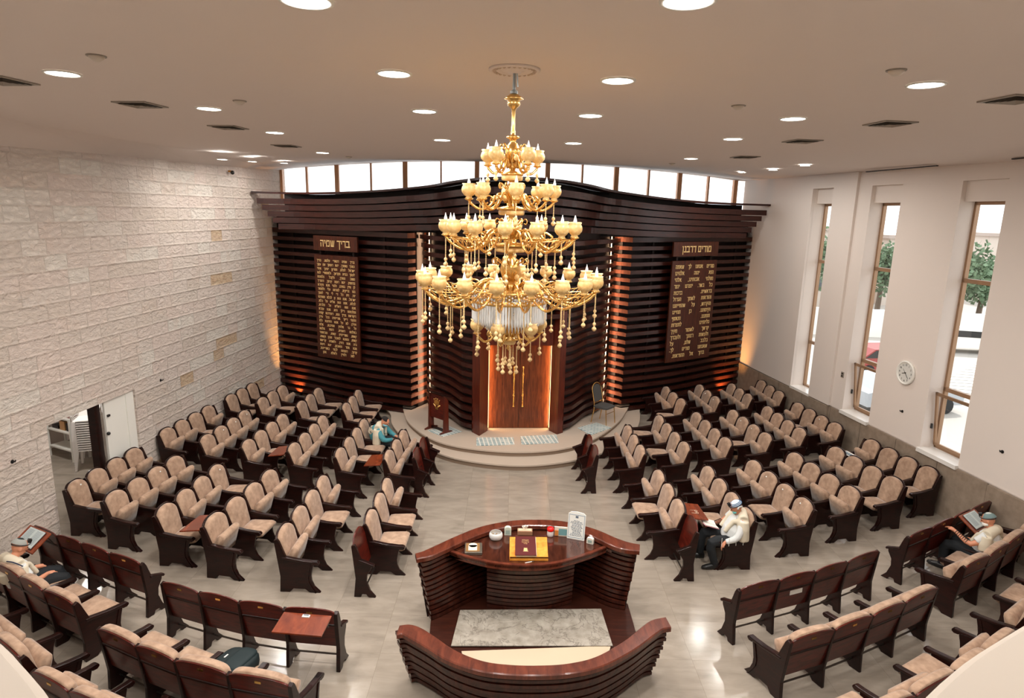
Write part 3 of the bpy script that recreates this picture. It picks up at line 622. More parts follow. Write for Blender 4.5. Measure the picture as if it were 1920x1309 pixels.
def plaque(E, A, x0, x1, ztop, zbot, title, lines, label, tlabel, lh, h, th):
    d = (A - E).normalized(); d = d if d.x > 0 else -d; n = V(d.y, -d.x, 0)
    s0 = (x0 - E.x) / d.x; s1 = (x1 - E.x) / d.x; c = E + d * ((s0 + s1) / 2) + n * .2; w = s1 - s0; up = V(0, 0, 1)
    t = thing('prayer_plaque', (c.x, c.y, zbot), label, 'plaque'); a = MB()
    a.prism([(-w / 2, zbot), (w / 2, zbot), (w / 2, ztop - .52), (-w / 2, ztop - .52)], c, d, up, n, .05); a.build('board', M['plq'], t, bevel=.006)
    a = MB(); a.prism([(-w / 2, ztop - .4), (w / 2, ztop - .4), (w / 2, ztop), (-w / 2, ztop)], c, d, up, n, .06); a.build('title_board', M['plq'], t, bevel=.006)
    a = MB(); o = c + n * .03; tw = wordw(title.replace(' ', '')) * th + th * .5; xx = tw / 2
    for wd in title.split(): letter_mesh(a, wd, xx, ztop - .2 - th * .5, th, o, d, up, n); xx -= wordw(wd) * th + th * .5
    a.build('title_letters', M['letters'], t)
    for i, ln in enumerate(lines):
        a = MB(); text_block(a, [ln], w * .86 * (.86 if i == len(lines) - 1 else 1), ztop - .64 - i * lh, lh, h, c + n * .025, d, up, n); a.build('prayer_line', M['letters'], t)
    st = MB()
    for sx in (-.38, .38): st.prism([(sx * w - .03, zbot + .2), (sx * w + .03, zbot + .2), (sx * w + .03, ztop - .1), (sx * w - .03, ztop - .1)], c - n * .1, d, up, n, .15)
    st.build('mounting_battens', M['ark_back'], t)
plaque(EL, AL, -5.42, -4.05, 4.82, 1.42, 'בריך שמיה', TL, 'dark wooden prayer plaque with twenty four close gold Hebrew lines, on the left wing', '', .112, .058, .17)
plaque(AR, ER, 4.25, 5.78, 4.86, 1.45, 'מודים דרבנן', TR, 'dark wooden prayer plaque with fifteen larger gold Hebrew lines, on the right wing', '', .182, .095, .17)

# ------------------------------------------------------------------ seats
def back_outline(w, z0, z1, rt=.17, rb=.05, ex=2.5, n=9):
    pts = []; hw = w / 2
    for i in range(5): a = PI + PI / 2 * i / 4; pts.append((-hw + rb + rb * math.cos(a), z0 + rb + rb * math.sin(a)))
    for i in range(5): a = -PI / 2 + PI / 2 * i / 4; pts.append((hw - rb + rb * math.cos(a), z0 + rb + rb * math.sin(a)))
    for i in range(2 * n + 1):
        a = PI * i / (2 * n); ca, sa = math.cos(a), math.sin(a)
        pts.append((hw * math.copysign(abs(ca) ** (2 / ex), ca), z1 - rt + rt * abs(sa) ** (2 / ex)))
    return pts
LEAN = .2
class Frame:
    def __init__(s, P, Q, face):
        s.u = (Q - P).normalized(); s.w = (Q - P).length; s.f = V(-s.u.y, s.u.x, 0)
        if s.f.dot(face) < 0: s.f = -s.f
        s.c = (P + Q) / 2; s.rh = s.u.cross(s.f).z > 0
    def p(s, x, d, z): return s.c + s.u * x + s.f * d + V(0, 0, z)
def dl_(z): return (.86 - z) * LEAN
def shell_layer(mb, F, outline, layers):
    # layers: list of (scale, depth); lean applied
    cz = sum(z for _, z in outline) / len(outline); rs = []
    for sc, dp in layers:
        rs.append([F.p(x * sc, dl_(cz + (z - cz) * sc) + dp, cz + (z - cz) * sc) for x, z in outline])
    mb.rings(rs)
def standard(mb, P, u, f, thick, kind='seat'):
    if kind == 'seat':
        prof = [(-.02, .82), (.03, .84), (.055, .80), (.12, .56), (.46, .49), (.455, .45), (.435, .36), (.42, .26), (.425, .18), (.455, .09), (.53, .0), (.40, .0), (.34, .055), (.2, .06), (.15, .0), (.035, .0), (.05, .25), (.02, .5)]
    else:
        prof = [(-.02, .81), (.03, .83), (.06, .77), (.12, .58), (.27, .52), (.26, .46), (.2, .36), (.19, .25), (.24, .1), (.32, .0), (.22, .0), (.18, .05), (.12, .05), (.1, .0), (.0, .0), (.03, .3), (.0, .6)]
    if kind == 'seat': prof = [(d * 1.2 if d > .1 else d, z) for d, z in prof]
    mb.prism(prof, P, f, V(0, 0, 1), u, thick)
def seat_row(name, posts, face, states, label, desks={}, dots=(), plates=False, group=None, wide_end=True):
    P = [V(x, y, 0) for x, y in posts]; face = V(*face); c = sum(P, V(0, 0, 0)) / len(P)
    root = thing(name, c, label, 'seats', group)
    n = len(P)
    # post frames
    fr = [Frame(P[i], P[i + 1], face) for i in range(n - 1)]
    for i in range(n):
        A = fr[max(0, i - 1)]; B = fr[min(n - 2, i)]; f = (A.f + B.f).normalized(); u = (A.u + B.u).normalized()
        st = [states[max(0, i - 1)], states[min(n - 2, i)]]; kd = 'bare' if all(s == 'bare' for s in st) else 'seat'
        end = i in (0, n - 1); mb = MB(); th = .05 if end else .04
        standard(mb, P[i], u, f, th, kd); sp = mb.build('side_panel', M['wood'], root, bevel=.006)
        am = MB(); hw = .036
        if kd == 'seat':
            tp = [(.085, .565), (.13, .56), (.3, .52), (.44, .505), (.5, .505), (.525, .485), (.525, .46), (.5, .44), (.46, .445), (.44, .47), (.3, .485), (.13, .52), (.095, .53)]; tp = [(d * 1.2 if d > .1 else d, z) for d, z in tp]
        else: tp = [(.085, .6), (.13, .59), (.25, .54), (.3, .525), (.31, .5), (.29, .485), (.25, .505), (.13, .55), (.095, .56)]
        am.prism(tp, P[i], f, V(0, 0, 1), u, hw * 2); am.build('armrest', M['wood'], sp, bevel=.01)
        if kd == 'seat' and end:
            sg = 1 if i else -1; m2 = MB(); m2.prism([(d * 1.2, z) for d, z in [(.41, .46), (.425, .46), (.405, .36), (.39, .26), (.395, .18), (.43, .09), (.48, .0), (.465, .0), (.41, .1), (.375, .18), (.365, .26), (.385, .36)]], P[i] + u * (.028 * sg), f, V(0, 0, 1), u, .016); m2.build('edge_moulding', M['wood'], sp)
    for i, F in enumerate(fr):
        s = states[i]; w = F.w - .03
        ol = back_outline(w, .30, .88 if plates else .90, (.055 if plates else .19) if s != 'bare' else (.055 if plates else .24), .02, 2.0 if plates else 2.6)
        mb = MB(); shell_layer(mb, F, ol, [(1, -.03), (1.0, -.008)]); sh = mb.build('backrest', M['wood_back'] if (plates or s == 'bare') else M['wood'], root, bevel=.004)
        mb = MB(); lip = [(-.045, .64), (-.028, .625), (-.028, .655)]
        mb.prism([(-.042 + dl_(.64), .63), (-.028 + dl_(.64), .62), (-.028 + dl_(.64), .66), (-.042 + dl_(.64), .65)], F.c, F.f, V(0, 0, 1), F.u, w - .02); mb.build('back_rail', M['wood'], sh)
        
        if s != 'bare':
            co_ = back_outline(w - .035, .34, .905 if plates else .888, .10 if plates else .19, .09, 3.0 if plates else 2.3); mb = MB()
            pk = 1.35 if plates else 1.0; shell_layer(mb, F, co_, [(.99, -.01), (1.0, .01), (1.0, .035 * pk), (.97, .055 * pk), (.9, .066 * pk), (.7, .072 * pk), (.35, .075 * pk)]); mb.build('back_cushion', M['fabric'], sh, smooth=True)
        if plates:
            mb = MB(); mb.prism([(-.035, .795), (.035, .795), (.035, .82), (-.035, .82)], F.p(0, dl_(.81) - .034, 0), F.u, V(0, 0, 1), F.f, .004); mb.build('number_plate', M['gold'], sh)
        if i in dots:
            mb = MB(); cc = F.p(.04, dl_(.8) + .068, .8); mb.ball(cc, .018, 10, 5, (1, 1, .9)); mb.build('white_dot', M['white'], sh, smooth=True)  # plain white ball high on the cushion
        if s in ('up', 'down'):
            ang = R(63) if s == 'up' else R(3); piv = (.18 if s == 'up' else .16, .33); L, T = (.34 if s == 'up' else .46), (.13 if s == 'up' else .11); wc = w - .085
            prof = [(0, -.05), (.0, .06), (.03, .1), (.1, T), (L - .06, T), (L - .015, T - .02), (L, T - .045), (L - .01, .03), (L - .05, 0.01)]
            ca, sa = math.cos(ang), math.sin(ang); rs = []
            for x, sc in ((-wc / 2, .0), (-wc / 2, .72), (-wc / 2 + .012, .9), (-wc / 2 + .035, 1), (wc / 2 - .035, 1), (wc / 2 - .012, .9), (wc / 2, .72), (wc / 2, 0)):
                ring = []
                for a, b in prof:
                    a2 = L / 2 + (a - L / 2) * (.94 + .06 * sc if sc else .001); b2 = T / 2 + (b - T / 2) * (sc if sc else .001)
                    ring.append(F.p(x, piv[0] + a2 * ca - b2 * sa, piv[1] + a2 * sa + b2 * ca ))
                rs.append(ring)
            mb = MB(); mb.rings(rs); mb.build('seat_cushion', M['fabric'], root, smooth=True)
        if i in desks:
            dz, tilt, item = desks[i]; mb = MB(); ww = w - .02; dp = .33
            q = lambda x, d, h, F=F, dz=dz, tilt=tilt: F.p(x, -.06 - d * math.cos(tilt) - h * math.sin(tilt) * 0, dz + h - d * math.sin(tilt))
            mb.hexa([q(-ww / 2, 0, 0), q(ww / 2, 0, 0), q(ww / 2, dp, 0), q(-ww / 2, dp, 0), q(-ww / 2, 0, .022), q(ww / 2, 0, .022), q(ww / 2, dp, .022), q(-ww / 2, dp, .022)])
            dk = mb.build('folding_desk', M['desk'], root, bevel=.004); mb = MB()
            for x in (-ww * .4, ww * .4): mb.tube([q(x, .05, 0), F.p(x, -.03, dz - .16)], .008, 6)
            mb.build('desk_bracket', M['steel'], dk)
            if item: DESKS.append((item, F, q, ww, dp))
    mb = MB(); mb.tube([p + fr[min(i, n - 2)].f * .16 + V(0, 0, .13) for i, p in enumerate(P)], .012, 6); mb.build('floor_rail', M['steel'], root)
    return root, fr
DESKS = []
ROWS = {
'LN1': [(-7.48, 9.99), (-7.46, 10.48), (-7.42, 10.97), (-7.38, 11.47), (-7.35, 11.99)] ,
'LM1': [(-7.38, 12.68), (-7.34, 13.22), (-7.3, 13.74), (-7.25, 14.27), (-7.22, 14.82)] ,
'LF1': [(-7.14, 15.27), (-7.1, 15.82), (-7.05, 16.35), (-6.99, 16.87)] ,
'LN2': [(-6.6, 9.6), (-6.53, 10.1), (-6.47, 10.61), (-6.41, 11.12), (-6.35, 11.64)] ,
'LM2': [(-6.36, 12.33), (-6.32, 12.87), (-6.29, 13.42), (-6.26, 13.97), (-6.24, 14.52)] ,
'LF2': [(-6.26, 15.04), (-6.23, 15.62), (-6.18, 16.18), (-6.13, 16.74)] ,
'LN3': [(-5.5, 9.13), (-5.47, 9.67), (-5.45, 10.2), (-5.43, 10.74), (-5.41, 11.28)] ,
'LM3': [(-5.4, 12.08), (-5.37, 12.63), (-5.34, 13.19), (-5.31, 13.75), (-5.28, 14.32)] ,
'LF3': [(-5.21, 14.81), (-5.18, 15.39), (-5.16, 15.98), (-5.13, 16.58)] ,
'LN4': [(-4.61, 8.83), (-4.54, 9.4), (-4.47, 9.96), (-4.41, 10.53), (-4.35, 11.1)] ,
'LM4': [(-4.42, 11.93), (-4.39, 12.5), (-4.37, 13.09), (-4.36, 13.69), (-4.35, 14.28)] ,
'LF4': [(-4.07, 14.71), (-4.07, 15.3), (-4.06, 15.89), (-4.06, 16.48)] ,
'LN5': [(-3.38, 8.51), (-3.37, 9.1), (-3.36, 9.69), (-3.35, 10.3), (-3.35, 10.9)] ,
'LM5': [(-3.41, 11.68), (-3.4, 12.29), (-3.38, 12.9), (-3.37, 13.49), (-3.35, 14.08)] ,
'LN6': [(-2.23, 8.42), (-2.21, 9.02), (-2.2, 9.62), (-2.2, 10.24), (-2.2, 10.85)] ,
'LM6': [(-2.44, 11.62), (-2.41, 12.23), (-2.37, 12.83), (-2.33, 13.41)] ,
'LM7': [(-1.89, 11.8), (-1.84, 12.38), (-1.8, 12.97)] ,
'RM7': [(1.78, 12.15), (1.73, 12.77), (1.69, 13.39)] ,
'RM6': [(2.76, 12.21), (2.74, 12.84), (2.72, 13.46), (2.69, 14.09)] ,
'RN6': [(2.92, 9.03), (2.9, 9.65), (2.88, 10.27), (2.86, 10.9), (2.82, 11.52)] ,
'RN5': [(3.96, 9.41), (3.93, 10.0), (3.9, 10.58), (3.86, 11.17), (3.82, 11.75)] ,
'RM5': [(3.75, 12.49), (3.7, 13.09), (3.66, 13.69), (3.62, 14.29), (3.57, 14.89)] ,
'RF4': [(4.53, 15.8), (4.46, 16.37), (4.39, 16.95), (4.35, 17.54)] ,
'RF3': [(5.5, 16.08), (5.45, 16.66), (5.41, 17.24), (5.37, 17.83)] ,
'RF2': [(6.48, 16.44), (6.44, 16.97), (6.39, 17.49), (6.34, 18.0)] ,
'RF1': [(7.47, 16.78), (7.43, 17.34), (7.4, 17.9), (7.38, 18.47)] ,
'RM4': [(4.74, 12.85), (4.68, 13.42), (4.64, 14.0), (4.59, 14.59), (4.55, 15.19)] ,
'RM3': [(5.75, 13.24), (5.69, 13.79), (5.63, 14.34), (5.58, 14.9), (5.53, 15.45)] ,
'RM2': [(6.68, 13.65), (6.63, 14.18), (6.6, 14.72), (6.57, 15.27), (6.54, 15.83)] ,
'RM1': [(7.72, 14.11), (7.64, 14.62), (7.58, 15.14), (7.52, 15.68), (7.46, 16.2)] ,
'RN4': [(5.12, 9.88), (5.05, 10.43), (4.97, 10.99), (4.89, 11.55), (4.81, 12.11)] ,
'RN3': [(6.21, 10.44), (6.11, 10.97), (6.0, 11.5), (5.91, 12.04), (5.81, 12.57)] ,
'RN2': [(7.26, 10.94), (7.15, 11.44), (7.05, 11.93), (6.94, 12.44), (6.85, 12.96)] ,
'RN1': [(8.26, 11.5), (8.16, 11.98), (8.06, 12.47), (7.96, 12.97), (7.88, 13.48)] ,
'BL1': [(-7.07, 8.75), (-6.54, 8.49), (-6.05, 8.29), (-5.5, 8.04), (-4.93, 7.8)] ,
'BL2': [(-4.41, 7.37), (-3.84, 7.17), (-3.27, 7.0), (-2.68, 6.89), (-2.04, 6.83)] ,
'BL3': [(-7.36, 8.01), (-6.78, 7.69), (-6.26, 7.41), (-5.76, 7.14), (-5.21, 6.88)] ,
'BL4': [(-4.63, 6.43), (-4.04, 6.16), (-3.5, 5.94), (-2.86, 5.76), (-2.17, 5.62)] ,
'BL5': [(-6.43, 6.73), (-5.68, 6.27), (-5.13, 5.93)] ,
'BL6': [(-4.86, 5.73), (-4.3, 5.47), (-3.77, 5.25), (-3.26, 5.07)] ,
'BR1': [(3.04, 7.51), (3.65, 7.75), (4.24, 7.99), (4.82, 8.26), (5.44, 8.59)] ,
'BR2': [(6.17, 9.04), (6.72, 9.36), (7.3, 9.72), (7.8, 10.03), (8.39, 10.38)] ,
'BR3': [(3.27, 6.48), (3.88, 6.72), (4.49, 7.01), (5.06, 7.3), (5.7, 7.65)] ,
'BR4': [(6.44, 8.19), (7.01, 8.51), (7.57, 8.89), (8.14, 9.28), (8.69, 9.68)] ,
'BR5': [(2.86, 5.08), (3.51, 5.35), (4.2, 5.68), (4.87, 6.03), (5.46, 6.38), (6.07, 6.77)] ,
'BR6': [(6.55, 7.12), (7.16, 7.54), (7.82, 8.0)] ,

}
U, D, B_ = 'up', 'down', 'bare'
ST = {'LN1': [D, U, U, U], 'LN2': [U, U, U, U], 'LN3': [D, U, U, D], 'LN4': [U, D, U, U], 'LN5': [U, U, D, U], 'LN6': [B_, D, D, U], 'LM1': [U, U, D, U], 'LM2': [U, U, U, U], 'LM3': [U, D, U, U],
      'LM4': [U, U, U, U], 'LM5': [U, D, D, D], 'LM6': [U, U, U], 'LM7': [B_, B_], 'LF1': [D, D, D], 'LF2': [U, D, U], 'LF3': [D, D, D], 'LF4': [D, D, D],
      'RN1': [D, D, D, U], 'RN2': [D, D, U, U], 'RN3': [U, U, U, U], 'RN4': [U, D, U, U], 'RN5': [D, D, U, U], 'RN6': [B_, U, D, U], 'RM1': [U, U, D, U], 'RM2': [U, U, U, U], 'RM3': [U, D, U, U],
      'RM4': [U, U, U, U], 'RM5': [U, D, U, D], 'RM6': [U, U, U], 'RM7': [B_, B_], 'RF1': [U, U, U], 'RF2': [U, U, U], 'RF3': [U, U, U], 'RF4': [D, U, U]}
DOT = {'LN1': [0], 'LN2': [2], 'LM2': [1, 2, 3], 'LN3': [3], 'RM3': [1, 2], 'RN4': [0, 1, 2], 'RF3': [0, 1], 'RM1': [1]}
DK = {'LN4': {0: (.74, R(8), None)}, 'LM4': {0: (.74, R(8), None)}, 'RN6': {1: (.72, R(6), 'spectacles')}, 'RN2': {3: (.74, R(6), 'sheet')}, 'LM6': {0: (.7, R(6), None)}}
ordn = ['', 'first', 'second', 'third', 'fourth', 'fifth', 'sixth', 'seventh']; num = ['', '', 'two', 'three', 'four', 'five']
for k in ROWS:
    if k[0] == 'B': continue
    sd_ = 'left' if k[0] == 'L' else 'right'; blk = {'N': 'near', 'M': 'middle', 'F': 'far'}[k[1]]; c_ = int(k[2]); wallw = 'stone wall' if k[0] == 'L' else 'window wall'
    n = len(ROWS[k]) - 1
    if k[2] == '7': lb = 'two bare brown wooden backs without cushions, facing the centre aisle at the %s' % sd_; nm = 'bench_front'
    elif k == 'LN1': lb = 'row of four beige seats along the stone wall, beside the doorway'; nm = 'seat_row'
    else: lb = 'row of %s beige padded seats, %s from the %s in the %s block' % (num[n], ordn[c_], wallw, blk); nm = 'seat_row'
    face = (1, 0, 0) if k[0] == 'L' else (-1, 0, 0)
    seat_row(nm, ROWS[k], face, ST[k], lb, DK.get(k, {}), DOT.get(k, ()), group='%s block of %s hand seat rows' % (blk, sd_))
BST = {'BL1': ([B_, B_, B_, B_], 'bare dark wooden backs at the lower left, with an open book desk'), 'BL2': ([B_, B_, B_, B_], 'bare dark wooden backs left of the reading platform, big red desk on one end'),
       'BL3': ([U, D, D, D], 'second row of seats at the lower left, where the grey capped man sits'), 'BL4': ([D, D, D, U], 'second row of seats left of the reading platform, holding the green bag'),
       'BL5': ([U, U], 'rearmost seats at the left frame edge, beside the parapet'), 'BL6': ([U, U, U], 'rearmost seats in the lower left corner, cut by the bottom edge'),
       'BR1': ([B_, B_, B_, B_], 'bare dark wooden backs right of the reading platform, white sticker behind'), 'BR2': ([B_, B_, B_, B_], 'bare dark wooden backs by the window wall, with an open book desk'),
       'BR3': ([U, U, U, U], 'second row of seats right of the reading platform, all four folded up'), 'BR4': ([U, D, D, D], 'second row of seats at the right edge, where the man in white sits'),
       'BR5': ([U, D, U, D, U], 'rearmost row of seats along the parapet at the lower right'), 'BR6': ([U, D], 'rearmost seats at the right frame edge, behind the man in white')}
BDK = {'BL1': {0: (.86, R(34), 'book_left')}, 'BL2': {3: (.80, R(6), 'note')}, 'BR2': {2: (.86, R(34), 'book_right')}}
FR = {}
for k, (st, lb) in BST.items():
    root, FR[k] = seat_row('bench_front' if st[0] == 'bare' else 'seat_row', ROWS[k], (0, 1, 0), st, lb, BDK.get(k, {}), (), True, 'rear block of forward facing seat rows')
    if k == 'BR1':
        F = FR[k][1]; mb = MB(); mb.prism([(-.11, .53), (.11, .53), (.11, .6), (-.11, .6)], F.p(.04, dl_(.56) - .036, 0), F.u, V(0, 0, 1), F.f, .004)
        for o in root.children:
            if o.name.startswith('backrest') and (o.matrix_basis.translation).length < 1e9: bk_ = o
        mb.build('sticker', M['white'], root)

# ------------------------------------------------------------------ reading platform (bimah)
bp = thing('reading_platform', (.35, 7.3, 0), 'low dark plank reading platform with a pale stone strip inside', 'platform')
POLY = [(-1.04, 8.02), (-.98, 7.2), (-.8, 6.75), (-.3, 6.4), (.36, 6.3), (1.05, 6.5), (1.55, 6.95), (1.74, 7.5), (1.74, 8.2), (1.45, 8.5), (.9, 8.75), (.37, 8.8), (-.2, 8.65), (-.7, 8.3)]
def flat(poly, z0, z1, name, mat, par, bevel=0):
    a = MB(); m = len(poly); a.add([V(x, y, z0) for x, y in poly] + [V(x, y, z1) for x, y in poly], [tuple(range(m))[::-1], tuple(range(m, 2 * m))] + [(i, (i + 1) % m, (i + 1) % m + m, i + m) for i in range(m)]); return a.build(name, mat, par, bevel=bevel)
flat(POLY[::-1], 0, .12, 'deck', wood('deck_planks', lin(36, 16, 11), lin(66, 32, 22), .3, (1, 14, 1), .3), bp)
flat([(-.55, 7.1), (-.45, 6.72), (.0, 6.5), (.36, 6.45), (.85, 6.55), (1.22, 6.85), (1.36, 7.27)], .118, .132, 'stone_strip', col('pale_strip', 196, 176, 150, .5), bp)
def rugmat():
    t = NT('grey_veined_rug'); v = t.coord(); n1 = t.noise(v, 2.6, 7, .62, 1.2); n2 = t.noise(v, 9, 5, .6)
    ln = t.math('ABSOLUTE', t.math('SUBTRACT', n1, .5)); m = t.math('LESS_THAN', ln, .012)
    c = t.ramp(n2, [(.3, lin(134, 126, 114)), (.7, lin(166, 158, 146))]); t.set(t.mix(t.math('MULTIPLY', m, .55), c, lin(86, 78, 70)), .95); return t.m
tag(flat([(-.69, 7.18), (1.383, 7.255), (1.335, 8.035), (-.636, 7.932)], .133, .145, 'rug', rugmat(), None), 'grey veined rectangular rug lying on the reading platform', 'rug')
def stack(path, z0, z1, pitch, th, inset, ctr_, mb, hgt=.045, wob=.014):
    z = z0; k = 0
    while z < z1:
        t = (z - z0) / (z1 - z0); ln = []
        for p in path:
            v = (ctr_ - p); v.z = 0; L = v.length; ln.append(p + v.normalized() * (inset * (1 - t) ** 1.3 + (wob if k % 2 else 0)))
        ribbon(mb, ln, z, z + hgt, th, 1); z += pitch; k += 1
CAPO = [(-1.24, 7.84), (-1.13, 7.92), (-.96, 8.10), (-.70, 8.37), (-.40, 8.63), (0, 8.82), (.38, 8.885), (.82, 8.86), (1.26, 8.65), (1.56, 8.38), (1.72, 8.27), (1.86, 8.22)]
CAPI = [(-1.2, 7.70), (-1.02, 7.78), (-.84, 7.96), (-.54, 8.27), (-.24, 8.52), (.08, 8.66), (.38, 8.70), (.76, 8.67), (1.16, 8.46), (1.46, 8.17), (1.62, 8.07), (1.82, 8.04)]
def capmesh(O, I, z0, z1, name, par):
    o = catmull([V(x, y, 0) for x, y in O], 6); i_ = catmull([V(x, y, 0) for x, y in I], 6); rs = []
    for a, b in zip(o, i_):
        d = (b - a).normalized() * .012
        rs.append([a + V(0, 0, z0), b + V(0, 0, z0), b + V(0, 0, z1 - .012), b - d + V(0, 0, z1), a + d + V(0, 0, z1), a + V(0, 0, z1 - .012)])
    m = MB(); m.rings(rs); return m.build(name, M['cap'], par), o, i_
desk = thing('reading_desk', (.35, 8.3, .12), 'curved dark slatted reading desk with glossy lens shaped top', 'desk')
_, o_, i_ = capmesh(CAPO, CAPI, .985, 1.05, 'cap_rail', desk)
mid = [(a * .45 + b * .55) for a, b in zip(o_, i_)]; mid = [p for p in mid][1:-1]
mb = MB(); stack([a * .95 + b * .05 for a, b in zip(o_, i_)][1:-1], .13, .98, .072, -.15, .13, V(.35, 7.9, 0), mb); mb.build('curved_slats', M['bimah'], desk)
mb = MB(); r_ = []
for a, b in zip(o_[1:-1], i_[1:-1]):
    m1 = a * .55 + b * .45; v = (V(.35, 7.9, 0) - m1).normalized(); r_.append((m1 + v * .12, m1))
for (p0, q0), (p1, q1) in zip(r_, r_[1:]): mb.quad(p0 + V(0, 0, .12), p1 + V(0, 0, .12), q1 + V(0, 0, .99), q0 + V(0, 0, .99))
mb.build('slat_core', M['ark_back'], desk)
TF = catmull([V(x, y, 0) for x, y in [(-.79, 8.02), (-.58, 7.9), (-.19, 7.75), (.226, 7.705), (.66, 7.78), (1.1, 8.02), (1.39, 8.23)]], 5)
TB = [p for p in catmull([V(x, y, 0) for x, y in CAPI[2:10]], 5)][::-1]
ring = TF + TB; mb = MB(); m = len(ring)
mb.add([p + V(0, 0, .93) for p in ring] + [p + V(0, 0, .965) for p in ring], [tuple(range(m))[::-1], tuple(range(m, 2 * m))] + [(i, (i + 1) % m, (i + 1) % m + m, i + m) for i in range(m)])
mb.build('table_top', M['dark_gloss'], desk)
mb = MB(); ribbon(mb, TF, .955, .985, .05, 1); ribbon(mb, TF, .90, .93, .04, 1); mb.build('front_edging', M['cap'], desk)
mb = MB(); cen = [p for p in TF if -.32 < p.x < .98]; z = .13; k = 0
while z < .9:
    t = (z - .13) / .77; off = .22 * (1 - t) ** .8 + .05; ribbon(mb, [p + V(0, off + (.012 if k % 2 else 0), 0) for p in cen], z, z + .045, .1, 1); z += .072; k += 1
mb.build('pedestal_slats', M['bimah'], desk)
mb = MB(); pc = [p + V(0, .3, 0) for p in cen]
for p0, p1 in zip(pc, pc[1:]): mb.quad(p0 + V(0, 0, .12), p1 + V(0, 0, .12), p1 + V(0, 0, .93), p0 + V(0, 0, .93))
mb.build('pedestal_core', M['ark_back'], desk)
RO = [(-1.262, 6.55), (-1.2, 6.57), (-1.10, 6.50), (-.912, 6.36), (-.643, 6.15), (-.292, 5.99), (.042, 5.94), (.374, 5.94), (.708, 5.98), (1.058, 6.10), (1.445, 6.37), (1.776, 6.68), (1.88, 6.77), (1.983, 6.80)]
RI = [(-1.256, 6.73), (-1.13, 6.75), (-.99, 6.69), (-.80, 6.53), (-.55, 6.31), (-.24, 6.15), (.06, 6.10), (.375, 6.10), (.69, 6.14), (1.01, 6.26), (1.36, 6.53), (1.67, 6.85), (1.79, 6.95), (1.96, 7.01)]
rail = thing('reading_platform_rail', (.35, 6.3, 0), 'low curved slatted rail with reddish cap closing the reading platform', 'railing')
_, o_, i_ = capmesh(RO, RI, .69, .75, 'cap_rail', rail)
mb = MB(); stack([a * .88 + b * .12 for a, b in zip(o_, i_)][1:-1], .03, .68, .064, .11, .16, V(.35, 7.5, 0), mb, .04); mb.build('curved_slats', M['bimah'], rail)
mb = MB(); r_ = []
for a, b in zip(o_[1:-1], i_[1:-1]):
    m1 = a * .5 + b * .5; v = (V(.35, 7.5, 0) - m1).normalized(); r_.append((m1 + v * .15, m1))
for (p0, q0), (p1, q1) in zip(r_, r_[1:]): mb.quad(p0 + V(0, 0, .02), p1 + V(0, 0, .02), q1 + V(0, 0, .69), q0 + V(0, 0, .69))
mb.build('slat_core', M['ark_back'], rail)
# things on the desk
Z = .966
def clothmat():
    t = NT('orange_velvet'); n1 = t.noise(t.coord(), 14, 3); t.set(t.ramp(n1, [(.3, lin(196, 118, 26)), (.7, lin(232, 160, 60))]), .8); return t.m
t = thing('book_stand', (.3, 8.1, Z), 'flat orange gold book stand in the middle of the reading desk', 'book stand'); flat([(.03, 7.84), (.555, 7.86), (.565, 8.45), (.03, 8.43)], Z, Z + .035, 'board', clothmat(), t, .004); flat([(.035, 7.842), (.555, 7.862), (.555, 7.88), (.035, 7.86)], Z + .03, Z + .05, 'front_lip', M['gold_dark'], t)
t = thing('prayer_book', (.27, 8.1, Z + .035), 'dark red closed prayer book with gold print on the orange stand', 'book'); z0 = Z + .036
flat([(.115, 7.87), (.40, 7.88), (.40, 8.37), (.12, 8.36)], z0, z0 + .035, 'pages', col('page_edge', 230, 216, 190), t); bc = col('book_red', 84, 22, 22, .5)
flat([(.105, 7.86), (.395, 7.87), (.395, 8.38), (.11, 8.37)], z0 + .035, z0 + .041, 'cover', bc, t)
mb = MB(); X_, Y_, N_ = V(1, .02, 0).normalized(), V(0, 1, 0), V(0, 0, 1)
for wd, yy, hh in (('תפלה', 8.24, .03), ('ליום חול', 8.19, .024), ('סדור', 8.15, .02)):
    ws = wd.replace(' ', ''); letter_mesh(mb, ws, .25 + wordw(ws) * hh / 2, yy, hh, V(0, 0, z0 + .042), X_, Y_, N_, .002)
mb.lathe([(.001, z0 + .043), (.03, z0 + .043), (.03, z0 + .042)], (.25, 8.0, 0), 12); mb.box((.25, 8.04, z0 + .043), (.05, .02, .002)); mb.box((.25, 7.965, z0 + .043), (.07, .012, .002)); mb.build('gold_print', M['letters'], t)
t = thing('glass_bowl', (-.17, 8.42, Z), 'round glass bowl half filled with gold coins on the desk', 'bowl'); mb = MB()
mb.lathe([(.05, 0), (.085, .02), (.1, .055), (.095, .09), (.08, .11), (.076, .11), (.09, .088), (.094, .055), (.08, .024), (.045, .008)], (-.17, 8.42, Z), 24); mb.build('bowl_glass', M['crystal'], t, smooth=True)
mb = MB()
for k in range(46):
    a = random.uniform(0, 6.28); r = .075 * math.sqrt(random.random()); c = Vector((-.17 + r * math.cos(a), 8.42 + r * math.sin(a), Z + .012 + .045 * random.random())); mb.add(*(lambda q: (q.v, q.f))(MB().lathe([(.012, -.0012), (.012, .0012)], c, 8)))
cn = mb.build('coins', M['gold'], t); cn['kind'] = 'stuff'
